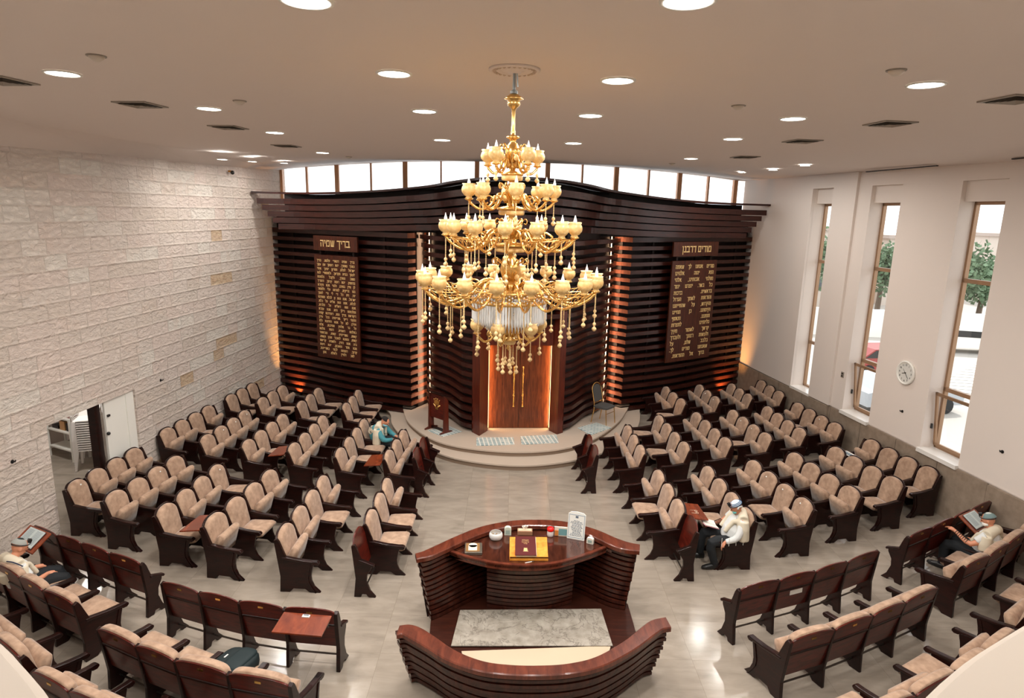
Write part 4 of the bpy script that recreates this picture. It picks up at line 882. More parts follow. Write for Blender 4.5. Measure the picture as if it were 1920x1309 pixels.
def frame_thing(x, y, label):
    t = thing('ornate_case', (x, y, Z), label, 'case'); mb = MB(); mb.box((x, y, Z + .02), (.24, .27, .04), rz=R(3)); mb.build('case_body', col('pewter', 120, 112, 100, .35, .6), t, bevel=.006)
    mb = MB(); mb.box((x - .01, y, Z + .042), (.19, .22, .006), rz=R(3)); mb.build('cover_plate', col('cover_gold', 176, 132, 84, .35, .5), t); mb = MB(); mb.box((x - .01, y - .02, Z + .047), (.12, .14, .004), rz=R(3)); mb.lathe([(.06, Z + .045), (.06, Z + .049), (.001, Z + .049)], (x - .01, y + .05, 0), 16); mb.build('arched_panel', col('cream_panel', 216, 206, 188), t)
frame_thing(-.47, 8.1, 'small ornate silver and cream book case at the left end of the reading desk')
def tz(x, y, label, w=.1, h=.13, d=.06, c=(196, 204, 190), rz=0):
    t = thing('charity_box', (x, y, Z), label, 'charity box'); mb = MB(); prof = [(-w / 2, 0), (w / 2, 0), (w / 2, h * .7)] + [(w / 2 * math.cos(a), h * .7 + h * .3 * math.sin(a)) for a in [PI * i / 8 for i in range(1, 8)]] + [(-w / 2, h * .7)]
    ax = V(math.cos(rz), math.sin(rz), 0); mb.prism(prof, V(x, y, Z), ax, V(0, 0, 1), V(ax.y, -ax.x, 0), d); mb.build('box_body', col('box%d' % c[0], *c), t, bevel=.004)
    mb = MB(); mb.prism([(-w * .3, .02), (w * .3, .02), (w * .3, h * .65), (-w * .3, h * .65)], V(x, y, Z) + V(ax.y, -ax.x, 0) * (d / 2 + .001), ax, V(0, 0, 1), V(ax.y, -ax.x, 0), .003); mb.build('label_panel', col('boxlabel', 150, 168, 160), t)
tz(.0, 8.56, 'pale green arched charity box beside the glass bowl'); tz(1.18, 8.36, 'small white charity box at the right of the reading desk', .1, .095, .05, (222, 218, 206), R(-25))
t = thing('tissue_box', (.25, 8.6, Z), 'flat tissue box with white tissue at the back of the desk', 'tissue box'); mb = MB(); mb.box((.25, 8.6, Z + .03), (.22, .1, .06)); mb.build('box_body', col('tissuebox', 150, 112, 84), t, bevel=.004); mb = MB(); mb.box((.25, 8.6, Z + .062), (.19, .07, .004)); mb.build('box_top', col('boxtop', 210, 190, 160), t)
mb = MB()
for k in range(5): a = k * 1.26; mb.add([V(.25, 8.6, Z + .062), V(.25 + .05 * math.cos(a), 8.6 + .025 * math.sin(a), Z + .13), V(.25 + .05 * math.cos(a + 1.1), 8.6 + .025 * math.sin(a + 1.1), Z + .115)], [(0, 1, 2)])
mb.build('tissue', M['white'], t)
t = thing('jar', (.62, 8.55, Z), 'small clear jar with bright red lid on the reading desk', 'jar'); mb = MB(); mb.lathe([(.001, 0), (.045, 0), (.048, .02), (.048, .085), (.04, .1)], (.62, 8.55, Z), 20); mb.build('jar_body', col('milky_jar', 214, 206, 204, .2), t, smooth=True); mb = MB(); mb.lathe([(.05, .085), (.052, .1), (.05, .125), (.03, .138), (.001, .14)], (.62, 8.55, Z), 20); mb.build('lid', col('red_lid', 214, 20, 20, .3), t, smooth=True)
t = thing('card_holder', (.78, 8.56, Z), 'printed folder standing between red lidded jar and white sign', 'folder'); mb = MB(); mb.box((.78, 8.56, Z + .07), (.2, .02, .14), rz=R(-6)); mb.build('holder', col('folder_w', 224, 216, 200), t); mb = MB(); mb.box((.80, 8.548, Z + .065), (.12, .006, .1), rz=R(-6)); mb.build('picture', col('folder_b', 110, 156, 160), t); mb = MB(); mb.box((.71, 8.55, Z + .05), (.05, .012, .08), rz=R(-6)); mb.build('orange_tab', col('folder_o', 206, 130, 60), t)
t = thing('standing_sign', (.98, 8.47, Z), 'white upright prayer sign with blue print standing on the desk', 'sign'); ax = V(.245, -.08, 0).normalized(); nn = V(ax.y, -ax.x, 0); c0 = V(.98, 8.47, Z); up = V(-nn.x * -.18, -nn.y * -.18, 1).normalized(); up = (V(0, 0, 1) - nn * .15).normalized()
mb = MB(); mb.prism([(-.128, 0), (.128, 0), (.128, .37), (.09, .395), (0, .405), (-.09, .395), (-.128, .37)], c0, ax, up, nn, .012); mb.build('board', col('sign_w', 226, 228, 222, .3), t)
mb = MB()
for a, b, c, d in ((-.115, .02, .115, .026), (-.115, .355, .115, .361), (-.115, .02, -.109, .36), (.109, .02, .115, .36)): mb.prism([(a, b), (c, b), (c, d), (a, d)], c0 + nn * .007, ax, up, nn, .002)
mb.build('blue_border', col('sign_blue', 120, 140, 160), t)
mb = MB()
for k in range(12):
    w_ = .09 - (.03 if k in (3, 11) else 0) - .01 * (k % 3); x = w_
    while x > -w_ + .01: l_ = random.uniform(.015, .035); x1 = max(-w_, x - l_); mb.prism([(x1, .05 + .02 * k), (x, .05 + .02 * k), (x, .058 + .02 * k), (x1, .058 + .02 * k)], c0 + nn * .007, ax, up, nn, .002); x = x1 - .008
mb.prism([(-.02, .315), (.02, .315), (.02, .345), (-.02, .345)], c0 + nn * .007, ax, up, nn, .002); mb.build('printed_lines', col('sign_ink', 96, 108, 124), t)
t = thing('pen', (.28, 7.76, Z), 'thin white pen lying at the front edge of the desk', 'pen'); mb = MB(); mb.tube([(.24, 7.755, Z + .026), (.33, 7.79, Z + .026)], .005, 6); mb.build('barrel', M['white'], t); mb = MB(); mb.tube([(.33, 7.79, Z + .026), (.36, 7.80, Z + .026)], .0055, 6); mb.build('pen_cap', M['black'], t)

# ------------------------------------------------------------------ chandelier
CX, CY = -.03, 5.30
ch = thing('chandelier', (CX, CY, 6.65), 'large gold chandelier with tiers of alabaster candle cups and bead strings', 'chandelier')
t = thing('ceiling_rose', (CX, CY, 6.65), 'round white moulded plaster rose above the gold chandelier', 'ceiling rose')
mb = MB(); mb.lathe([(.20, 0), (.20, -.012), (.185, -.022), (.17, -.012), (.15, -.01), (.13, -.022), (.11, -.012), (.06, -.014), (.05, -.03), (.001, -.032)], (CX, CY, 6.65), 40); mb.build('disc', M['ceiling'], t, smooth=True)
mb = MB()
for k in range(24): a = 2 * PI * k / 24; mb.ball((CX + .158 * math.cos(a), CY + .158 * math.sin(a), 6.637), .014, 6, 4)
mb.build('leaf_ring', col('rose_leaf', 196, 176, 158), t, smooth=True)
C = V(CX, CY, 0)
mb = MB(); mb.lathe([(.012, 6.62), (.012, 6.5), (.03, 6.49), (.03, 6.47)], C, 10); mb.tube([C + V(.02, 0, 6.62), C + V(.028, 0, 6.52)], .006, 6); mb.build('hook_rod', col('hook_grey', 150, 160, 164, .3, .6), ch)
mb = MB(); mb.lathe([(.01, 6.475), (.035, 6.465), (.07, 6.44), (.075, 6.43), (.045, 6.42), (.05, 6.40), (.045, 6.38), (.02, 6.36), (.014, 6.34), (.014, 6.2), (.02, 6.18), (.016, 6.16), (.05, 6.155), (.055, 6.14), (.03, 6.13), (.022, 6.11), (.05, 6.08), (.062, 6.04), (.05, 5.98), (.022, 5.94), (.03, 5.92), (.022, 5.89), (.09, 5.87), (.09, 5.855), (.03, 5.85), (.02, 5.80), (.052, 5.76), (.06, 5.71), (.022, 5.66), (.018, 5.62), (.12, 5.60), (.12, 5.585), (.03, 5.58), (.02, 5.52), (.06, 5.46), (.07, 5.42), (.024, 5.36), (.02, 5.33), (.15, 5.31), (.15, 5.295), (.03, 5.29), (.022, 5.22), (.075, 5.16), (.085, 5.1), (.06, 5.02), (.03, 4.95), (.2, 4.93), (.2, 4.915), (.03, 4.91), (.025, 4.7), (.05, 4.66), (.06, 4.62), (.03, 4.55), (.09, 4.53), (.09, 4.515), (.02, 4.51), (.012, 4.46), (.02, 4.44), (.003, 4.42)], C, 20); mb.build('stem', M['gold'], ch, smooth=True)
mb = MB()
for z, r in ((5.835, .085), (5.565, .105), (5.27, .125), (4.50, .06)): MB().lathe([(.03, z + .018), (r * .96, z + .018), (r, z + .008), (r, z - .012), (r * .9, z - .022), (.03, z - .026)], C, 24).build('alabaster_dish', M['alab'], ch, smooth=True)
for z, r in ((6.03, .045), (5.74, .05), (5.44, .06), (5.12, .07)): MB().lathe([(.02, z + .05), (r * .8, z + .035), (r, z), (r * .7, z - .03), (.02, z - .045)], C, 16).build('alabaster_vase', M['alab'], ch, smooth=True)
# scroll ornaments round the stem
mb = MB()
for z, r, n_ in ((6.06, .1, 6), (5.98, .08, 6), (5.76, .1, 8), (5.48, .12, 8), (5.16, .14, 10)):
    for k in range(n_):
        a = 2 * PI * k / n_ + z; e = V(math.cos(a), math.sin(a), 0)
        pts = [C + e * (.03 + (r - .03) * s) + V(0, 0, z + dz) for s, dz in ((0, -.03), (.5, .0), (.9, .035), (1.1, .015), (1.0, -.01), (.85, .0))]
        mb.tube(catmull(pts, 3), .0055, 5)
mb.build('scrolls', M['gold'], ch, smooth=True)
mb = MB()
for z, r, n_ in ((6.03, .11, 6), (5.72, .11, 8), (5.1, .15, 10)):
    for k in range(n_):
        a = 2 * PI * k / n_ + z; c = C + V(math.cos(a) * r, math.sin(a) * r, z - .02); MB().lathe([(.002, .0), (.016, -.012), (.02, -.03), (.012, -.045), (.002, -.05)], c, 8).build('hanging_bud', M['alab'], ch, smooth=True)
def bead_mesh(L):
    prof = [(.001, 0)]; z = 0
    while z < L: prof += [(.0015, -z), (.006, -z - .006), (.0015, -z - .012)]; z += .0135
    prof += [(.002, -z), (.013, -z - .012), (.015, -z - .022), (.006, -z - .034), (.006, -z - .038), (.018, -z - .052), (.02, -z - .062), (.008, -z - .076), (.001, -z - .078)]
    me = bpy.data.meshes.new('bead_string'); m = MB().lathe(prof, (0, 0, 0), 6); me.from_pydata(m.v, [], m.f); me.materials.append(M['bead']); me.shade_smooth(); return me
BM = {L: bead_mesh(L) for L in (.03, .1, .16, .22, .28)}
def mesh_of(mb_, name, mat, smooth=True):
    me = bpy.data.meshes.new(name); me.from_pydata(mb_.v, [], mb_.f); me.materials.append(mat); me.validate()
    if smooth: me.shade_smooth()
    return me
cupm = mesh_of(MB().lathe([(.001, .004), (.016, .004), (.024, .012), (.018, .022), (.032, .03), (.047, .052), (.050, .074), (.045, .094), (.039, .104), (.046, .118), (.042, .118), (.036, .104), (.04, .08), (.001, .06)], (0, 0, 0), 14), 'candle_cup', M['alab'])
saucm = mesh_of(MB().lathe([(.001, -.012), (.01, -.01), (.03, -.002), (.036, .006), (.03, .006), (.001, .002)], (0, 0, 0), 12), 'drip_saucer', M['gold'])
bulbm = mesh_of(MB().lathe([(.006, .05), (.007, .11), (.012, .12), (.013, .133), (.008, .152), (.003, .17), (.001, .178)], (0, 0, 0), 8), 'candle_bulb', M['bulb'])
def link(name, me, parent, loc=(0, 0, 0), rz=0):
    o = bpy.data.objects.new(name, me); COL.objects.link(o); o.parent = parent; o.location = loc; o.rotation_euler.z = rz; return o
def arm_mesh(R_, r0, dip, fan):
    mb_ = MB(); L = R_ - r0
    p = [V(r0, 0, -.02), V(r0 + L * .12, 0, .05), V(r0 + L * .25, 0, .03), V(r0 + L * .42, 0, -dip * .6), V(r0 + L * .68, 0, -dip), V(r0 + L * .9, 0, -dip * .55), V(R_, 0, -.01)]
    mb_.tube(catmull(p, 4), .011, 6)
    q = [V(r0 + L * .3, 0, .0), V(r0 + L * .45, 0, .035), V(r0 + L * .6, 0, .0), V(r0 + L * .55, 0, -.03), V(r0 + L * .48, 0, -.02)]; mb_.tube(catmull(q, 3), .0075, 5)
    if fan:
        for s in (.34, .42, .5, .58, .66, .74, .82):
            zb = -dip * (.72 if s < .5 else .95 if s < .75 else .8); mb_.tube([V(r0 + L * s, 0, zb), V(r0 + L * (s + .04), 0, zb * .45), V(r0 + L * (s + .1), 0, zb * .2)], .0035, 4)
        mb_.tube([V(r0 + L * .4, 0, -dip * .25), V(r0 + L * .62, 0, -dip * .28), V(r0 + L * .85, 0, -dip * .2), V(R_ - .01, 0, -.015)], .005, 5)
    return mesh_of(mb_, 'arm', M['gold'])
TI = [(5.93, .21, 5, .06, .04, (.03,), .3), (5.66, .345, 8, .075, .05, (.1,), .1), (5.375, .53, 14, .11, .07, (.1, .16), .15), (4.96, .72, 18, .13, .11, (.16, .22), .05), (4.57, .27, 6, .07, .05, (.1,), .2)]
for z, r, n_, dip, r0, Ls, ph in TI:
    am = arm_mesh(r, r0, dip, r > .4)
    for k in range(n_):
        a = 2 * PI * k / n_ + ph; e = V(math.cos(a), math.sin(a), 0)
        ao = link('arm', am, ch, (0, 0, z - 6.65), a)
        link('drip_saucer', saucm, ao, (r, 0, 0)); link('candle_cup', cupm, ao, (r, 0, 0)).scale = (1.18, 1.18, 1.05); link('candle_bulb', bulbm, ao, (r, 0, 0))
        link('bead_string', BM[Ls[k % len(Ls)]], ao, (r, 0, -.012))
        if r > .4: link('bead_string', BM[Ls[(k + 1) % len(Ls)]], ao, (r0 + (r - r0) * .66, 0, -dip - .005))
L_ = .22
for k in range(9): a = 2 * PI * k / 9; rr = .02 if k == 0 else (.05 if k % 2 else .09); link('bead_string', BM[.1 if k % 2 else .16] if k else BM[.16], ch, (rr * math.cos(a), rr * math.sin(a), 4.47 - 6.65 + (.0 if k else -.02)))
for r, zt, ln, n_, nm in ((.305, 4.84, .17, 84, 'outer_crystal_fringe'), (.25, 4.84, .2, 60, 'middle_crystal_fringe'), (.19, 4.84, .24, 44, 'inner_crystal_fringe')):
    mb = MB()
    for k in range(n_):
        a = 2 * PI * k / n_; c = C + V(math.cos(a) * r, math.sin(a) * r, zt)
        mb.lathe([(.001, 0), (.007, -.01), (.0085, -ln * .8), (.001, -ln)], c, 4)
    mb.build(nm, M['crystal'], ch)
mb = MB()
for r, z in ((.31, 4.93), (.31, 4.845), (.255, 4.845), (.195, 4.845)): mb.lathe([(r, .012), (r + .008, 0), (r, -.012), (r - .008, 0), (r, .012)], C + V(0, 0, z), 40, False)
for k in range(10): a = 2 * PI * k / 10; e = V(math.cos(a), math.sin(a), 0); mb.tube([C + e * .06 + V(0, 0, 4.93), C + e * .31 + V(0, 0, 4.93)], .005, 5)
mb.build('basket_rings', M['gold'], ch, smooth=True)
mb = MB()
for k in range(40):
    for j in range(6): a = 2 * PI * (k + .5 * (j % 2)) / 40; mb.ball(C + V(math.cos(a) * .31, math.sin(a) * .31, 4.92 - .014 * j), .0075, 5, 3)
mb.build('bead_net', M['crystal'], ch)

# ------------------------------------------------------------------ lectern, gold chair, mats
n_ = V(-.67, -.74, 0).normalized(); u_ = V(.74, -.67, 0).normalized(); lc = V(-1.765, 14.975, .26)
le = thing('small_lectern', lc, 'small red brown lectern with gold crown emblem, left of the ark doors', 'lectern')
for s in (-1, 1):
    mb = MB(); b = lc + u_ * (.275 * s); mb.prism([(-.2, 0), (.2, 0), (.2, .03), (.08, .06), (.06, .95), (-.06, .82), (-.08, .06), (-.2, .03)], b, n_, V(0, 0, 1), u_, .045); mb.build('side_support', M['pilaster'], le, bevel=.005)
mb = MB(); mb.prism([(-.25, .33), (.25, .33), (.25, .93), (-.25, .93)], lc + n_ * .03, u_, V(0, 0, 1), n_, .025); pn = mb.build('front_panel', M['wood_back'], le)
mb = MB(); q = lambda x, d, z: lc + u_ * x + n_ * d + V(0, 0, z); mb.hexa([q(-.3, .12, .98), q(.3, .12, .98), q(.3, -.22, .86), q(-.3, -.22, .86), q(-.3, .12, 1.01), q(.3, .12, 1.01), q(.3, -.22, .89), q(-.3, -.22, .89)]); mb.build('slanted_top', M['wood'], le)
mb = MB(); cw = [(-.09, .0), (-.07, -.05), (.07, -.05), (.09, 0), (.1, .08), (.055, .045), (.03, .1), (0, .06), (-.03, .1), (-.055, .045), (-.1, .08)]
mb.prism([(x, z + .72) for x, z in cw], lc + n_ * .05, u_, V(0, 0, 1), n_, .012)
for x, z in ((-.1, .085), (-.03, .11), (.03, .11), (.1, .085)): mb.ball(lc + n_ * .05 + u_ * x + V(0, 0, .72 + z), .014, 6, 4)
for s in (-1, 1):
    for k in range(4): mb.ball(lc + n_ * .05 + u_ * (s * (.05 + .02 * k)) + V(0, 0, .64 + .012 * k), .02, 6, 4)
mb.prism([(-.04, .56), (.04, .56), (.06, .62), (-.06, .62)], lc + n_ * .05, u_, V(0, 0, 1), n_, .012); mb.build('gold_emblem', M['gold'], pn)
mb = MB(); mb.box(lc + V(0, 0, .06), (.55, .03, .05), rz=math.atan2(u_.y, u_.x)); mb.build('stretcher', M['wood'], le)
gc = V(2.42, 15.9, .26); gf = V(.75, -.66, 0).normalized(); gu = V(gf.y, -gf.x, 0)
gch = thing('banquet_chair', gc, 'gold framed chair with grey seat and back, right of the ark doors', 'chair')
gq = lambda x, d, z: gc + gu * x + gf * d + V(0, 0, z)
for s in (-1, 1):
    mb = MB(); mb.tube([gq(.2 * s, .22, 0), gq(.19 * s, .18, .42)], .012, 8); mb.build('front_leg', M['gold'], gch)
    mb = MB(); mb.tube(catmull([gq(.2 * s, -.25, 0), gq(.19 * s, -.18, .42), gq(.2 * s, -.22, .7), gq(.19 * s, -.27, .9), gq(.1 * s, -.29, 1.0), gq(0, -.295, 1.02)], 4), .013, 8); mb.build('rear_leg', M['gold'], gch)
mb = MB(); mb.rings([[gq(x * k_, d * k_, z) for x, d in ((-.2, -.19), (.2, -.19), (.215, .1), (.17, .21), (-.17, .21), (-.215, .1))] for k_, z in ((1, .42), (1.02, .44), (1.0, .47), (.85, .49))]); mb.build('seat', col('charcoal_cloth', 70, 68, 66, .9), gch, smooth=False)
mb = MB(); mb.rings([[gq(x, -.2 - (z - .5) * .17 + d, z) for x, z in ((-.17, .55), (.17, .55), (.175, .8), (.12, .95), (0, .99), (-.12, .95), (-.175, .8))] for d in (-.018, .018)]); mb.build('backrest', col('charcoal_cloth', 70, 68, 66, .9), gch)
mb = MB()
for p, q in ((gq(-.19, .18, .3), gq(.19, .18, .3)), (gq(-.19, .18, .42), gq(.19, .18, .42)), (gq(-.19, -.2, .3), gq(.19, -.2, .3)), (gq(-.19, -.18, .54), gq(.19, -.18, .54))): mb.tube([p, q], .009, 6)
mb.build('rails', M['gold'], gch)
def matm():
    t = NT('printed_mat'); v = t.coord('UV'); ck = t.n('ShaderNodeTexBrick'); ck.inputs['Scale'].default_value = 1.0; t.l(v, ck.inputs[0]); ck.inputs['Color1'].default_value = (*lin(120, 146, 150), 1); ck.inputs['Color2'].default_value = (*lin(170, 184, 182), 1); ck.inputs['Mortar'].default_value = (*lin(214, 214, 206), 1)
    ck.inputs['Mortar Size'].default_value = .018; ck.inputs['Brick Width'].default_value = .11; ck.inputs['Row Height'].default_value = .16; ck.offset = 0
    t.set(ck.outputs[0], .9); return t.m
MT = matm()
def mat_(pts, label, z=.262):
    mb = MB(); mb.hexa([V(x, y, z) for x, y in pts] + [V(x, y, z + .012) for x, y in pts]); o = mb.build('floor_mat', MT); uv = o.data.uv_layers.new(name='m'); a, b, c, d = [V(x, y, 0) for x, y in pts]; ex = (b - a); ey = (d - a)
    for lp in o.data.loops: co_ = o.data.vertices[lp.vertex_index].co; p = V(co_.x, co_.y, 0) - a; uv.data[lp.index].uv = (p.dot(ex) / ex.length ** 2, p.dot(ey) / ey.length ** 2)
    tag(o, label, 'mat', 'blue and white mats before the ark')
mat_([(-.773, 13.98), (.11, 14.12), (.08, 14.6), (-.80, 14.52)], 'blue and white printed mat before the ark, left of the middle')
mat_([(.275, 14.13), (1.15, 14.3), (1.13, 14.86), (.25, 14.68)], 'blue and white printed mat before the ark, right of the middle')
mat_([(-2.02, 14.93), (-1.6, 14.53), (-1.18, 14.93), (-1.54, 15.33)], 'blue and white printed mat lying under the small lectern')
mat_([(1.968, 14.88), (2.57, 15.47), (2.24, 15.86), (1.70, 15.4)], 'blue and white printed mat in front of the gold chair')

# ------------------------------------------------------------------ wall clock and small wall fittings
def onwall(P, D, N, y, z): s = (y - P.y) / D.y; return P + D * s + V(0, 0, z)
cc = onwall(RP, RD, RN, 12.95, 2.48); ck = thing('wall_clock', cc, 'round white wall clock between the two nearer windows', 'clock')
def disc_on(mb_, c, r, n, ax, up_, N=36, rr=None):
    mb_.rings([[c + (ax * math.cos(2 * PI * k / N) + up_ * math.sin(2 * PI * k / N)) * a + n * h for k in range(N)] for a, h in r])
UPV = V(0, 0, 1); cax = -RD
mb = MB(); disc_on(mb, cc, [(.25, 0), (.255, .03), (.24, .05), (.215, .045), (.21, .03)], RN, cax, UPV); mb.build('case', M['white'], ck, smooth=True)
mb = MB(); disc_on(mb, cc, [(.212, .031), (.001, .032)], RN, cax, UPV); mb.build('dial', col('dial', 214, 214, 208, .4), ck)
def digits(txt, size, c, ax, up_, nn_, name, mat, parent):
    cu = bpy.data.curves.new(name, 'FONT'); cu.body = txt; cu.size = size; cu.align_x = 'CENTER'; cu.align_y = 'CENTER'; cu.extrude = .001; to = bpy.data.objects.new('tmp', cu); COL.objects.link(to)
    dg = bpy.context.evaluated_depsgraph_get(); me = bpy.data.meshes.new_from_object(to.evaluated_get(dg)); bpy.data.objects.remove(to); me.materials.clear(); me.materials.append(mat)
    o0 = origin(parent)
    for v in me.vertices: v.co = c + ax * v.co.x + up_ * v.co.y + nn_ * v.co.z - o0
    o = bpy.data.objects.new(name, me); COL.objects.link(o); o.parent = parent; return o
for h in range(1, 13):
    a = PI / 2 - 2 * PI * h / 12; digits(str(h), .055, cc + (cax * math.cos(a) + UPV * math.sin(a)) * .165 + RN * .034, cax, UPV, RN, 'numeral', M['black'], ck)
for nm, a, l, w_ in (('hour_hand', PI / 2 - 2 * PI * (8.4 / 12), .09, .016), ('minute_hand', PI / 2 - 2 * PI * (23 / 60), .14, .012), ('second_hand', PI / 2 - 2 * PI * (53 / 60), .1, .004)):
    mb = MB(); d = cax * math.cos(a) + UPV * math.sin(a); e = RN.cross(d); p = cc + RN * .036; mb.hexa([p - d * .03 - e * w_ / 2, p + d * l - e * w_ / 3, p + d * l + e * w_ / 3, p - d * .03 + e * w_ / 2] + [x + RN * .003 for x in (p - d * .03 - e * w_ / 2, p + d * l - e * w_ / 3, p + d * l + e * w_ / 3, p - d * .03 + e * w_ / 2)]); mb.build(nm, M['black'], ck)
def knob(P, D, N, y, z, label, name='wall_hook', r=.03, n2=True):
    c = onwall(P, D, N, y, z); t = thing(name, c, label, 'hook'); mb = MB(); disc_on(mb, c, [(r, 0), (r, .01), (.001, .012)], N, D, UPV, 12); mb.build('wall_plate', M['black'], t); mb = MB(); mb.tube([c + N * .01, c + N * .05, c + N * .06 + V(0, 0, .03)], r * .35, 6); mb.build('hook_arm', M['black'], t)
knob(LP, LD, LN, 13.06, 1.92, 'small dark hook on the stone wall beyond the white door'); knob(LP, LD, LN, 9.27, 1.62, 'small dark hook on the stone wall nearer than the doorway')
knob(RP, RD, RN, 12.9, 1.66, 'small dark hook on the window wall below the clock'); knob(RP, RD, RN, 10.5, 1.70, 'small dark hook on the window wall at the right edge'); 
c = onwall(RP, RD, RN, 14.95, 1.92) + RN * .0; t = thing('wall_socket', c, 'pale double socket plate on the window wall before the second window', 'socket'); mb = MB(); mb.prism([(-.05, -.07), (.05, -.07), (.05, .07), (-.05, .07)], c + RN * .006, RD, UPV, RN, .012); mb.build('plate', M['grey'], t); mb = MB(); mb.prism([(-.03, .01), (.03, .01), (.03, .05), (-.03, .05)], c + RN * .014, RD, UPV, RN, .005); mb.prism([(-.03, -.05), (.03, -.05), (.03, -.01), (-.03, -.01)], c + RN * .014, RD, UPV, RN, .005); mb.build('sockets', M['vent_dark'], t)
c = onwall(LP, LD, LN, 16.5, 6.40); t = thing('security_camera', c, 'small dark security camera high on the stone wall', 'camera'); mb = MB(); mb.box(c + LN * .04, (.08, .05, .04)); mb.build('bracket', M['gold_dark'], t); mb = MB(); mb.ball(c + LN * .1 + V(0, 0, -.03), .05, 10, 8); mb.build('dome', M['black'], t, smooth=True)

# ------------------------------------------------------------------ side room: shelf unit and stacked plastic chairs
sh = thing('shelf_unit', (-9.75, 13.2, 0), 'white metal shelf unit with small goods, seen through the doorway', 'shelf')
sa = V(.9, -.42, 0).normalized(); sb = V(.42, .9, 0).normalized(); s0 = V(-9.9, 13.3, 0); sq = lambda x, d, z: s0 + sa * x + sb * d + V(0, 0, z)
for x in (-.42, .42):
    for d in (0, .35): mb = MB(); mb.hexa([sq(x - .02, d - .02, 0), sq(x + .02, d - .02, 0), sq(x + .02, d + .02, 0), sq(x - .02, d + .02, 0), sq(x - .02, d - .02, .98), sq(x + .02, d - .02, .98), sq(x + .02, d + .02, .98), sq(x - .02, d + .02, .98)]); mb.build('post', M['white'], sh)
for z in (.22, .62, .93): mb = MB(); mb.hexa([sq(-.42, 0, z), sq(.42, 0, z), sq(.42, .35, z), sq(-.42, .35, z), sq(-.42, 0, z + .03), sq(.42, 0, z + .03), sq(.42, .35, z + .03), sq(-.42, .35, z + .03)]); mb.build('shelf_board', M['white'], sh)
def crate(x, z, w, h, c, nm, label, ct):
    t = thing(nm, sq(x, .17, z), label, ct); mb = MB(); q = lambda i, j, k: sq(x + i * w / 2, .17 + j * .1, z + k * h); mb.hexa([q(-1, -1, 0), q(1, -1, 0), q(1, 1, 0), q(-1, 1, 0), q(-1, -1, 1), q(1, -1, 1), q(1, 1, 1), q(-1, 1, 1)]); mb.build('box_body', col('crate%d' % c[0], *c), t, bevel=.004); mb = MB(); q2 = lambda i, j, k: sq(x + i * w / 2 * 1.04, .17 + j * .105, z + h + k * .015); mb.hexa([q2(-1, -1, 0), q2(1, -1, 0), q2(1, 1, 0), q2(-1, 1, 0), q2(-1, -1, 1), q2(1, -1, 1), q2(1, 1, 1), q2(-1, 1, 1)]); mb.build('lid', col('crlid%d' % c[2], *[int(v * .8) for v in c]), t)
crate(-.24, .65, .22, .06, (44, 30, 28), 'storage_box', 'low dark box on the left of the middle shelf', 'box'); crate(.02, .65, .18, .2, (206, 160, 110), 'storage_box', 'tan carton standing on the middle shelf', 'box'); crate(.27, .65, .2, .16, (24, 24, 30), 'storage_box', 'black box on the right of the middle shelf', 'box'); crate(-.2, .96, .3, .1, (70, 50, 40), 'storage_box', 'brown bundle on top of the white shelf unit', 'box'); crate(.2, .96, .24, .14, (150, 112, 104), 'storage_box', 'pinkish box on top of the white shelf unit', 'box')
def plastic_chair_meshes():
    m = {}
    a = MB(); a.rings([[V(x * k_, d * k_, z) for x, d in ((-.2, -.19), (.2, -.19), (.23, .2), (-.23, .2))] for k_, z in ((1, .41), (1, .43), (.96, .435))]); m['seat'] = mesh_of(a, 'seat', M['plastic'], False)
    a = MB(); pr = [(-.21, .43), (.21, .43), (.22, .7), (.16, .8), (-.16, .8), (-.22, .7)]; a.rings([[V(x, -.19 - (z - .43) * .25 + d, z) for x, z in pr] for d in (-.008, .008)]); m['backrest'] = mesh_of(a, 'backrest', M['plastic'], False)
    for nm, sx, sy_ in (('l0', -1, -1), ('l1', 1, -1), ('l2', 1, 1), ('l3', -1, 1)):
        a = MB(); a.rings([[V(sx * (.2 + .04 * (1 - t_)) + i * w_, sy_ * (.18 + .05 * (1 - t_)) + j * w_, .42 * t_) for i, j in ((-1, -1), (1, -1), (1, 1), (-1, 1))] for t_, w_ in ((0, .018), (1, .034))]); m[nm] = mesh_of(a, 'leg', M['plastic'], False)
    a = MB()
    for s in (-1, 1): a.tube([V(.2 * s, -.22, .63), V(.25 * s, -.05, .64), V(.25 * s, .14, .62), V(.23 * s, .19, .45)], .018, 6)
    m['armrests'] = mesh_of(a, 'armrests', M['plastic']); return m
PM = plastic_chair_meshes()
for si, (x, y, n_c, rz, wh) in enumerate(((-8.98, 12.92, 14, R(200), 'nearer'), (-9.28, 13.62, 13, R(196), 'farther'))):
    for k in range(n_c):
        pos_ = 'bottom' if k == 0 else ('top' if k == n_c - 1 else ('chair %s from the floor' % ['', 'second', 'third', 'fourth', 'fifth', 'sixth', 'seventh', 'eighth', 'ninth', 'tenth', 'eleventh', 'twelfth', 'thirteenth'][k]))
        t = thing('plastic_chair', (x, y, .012 + .05 * k), 'white plastic stacking chair in the %s stack, %s' % (wh, pos_), 'chair', 'white plastic chairs stacked in the side room'); t.rotation_euler.z = rz
        for nm in ('seat', 'backrest', 'armrests'): link(nm, PM[nm], t)
        for nm in ('l0', 'l1', 'l2', 'l3'): link('leg', PM[nm], t)

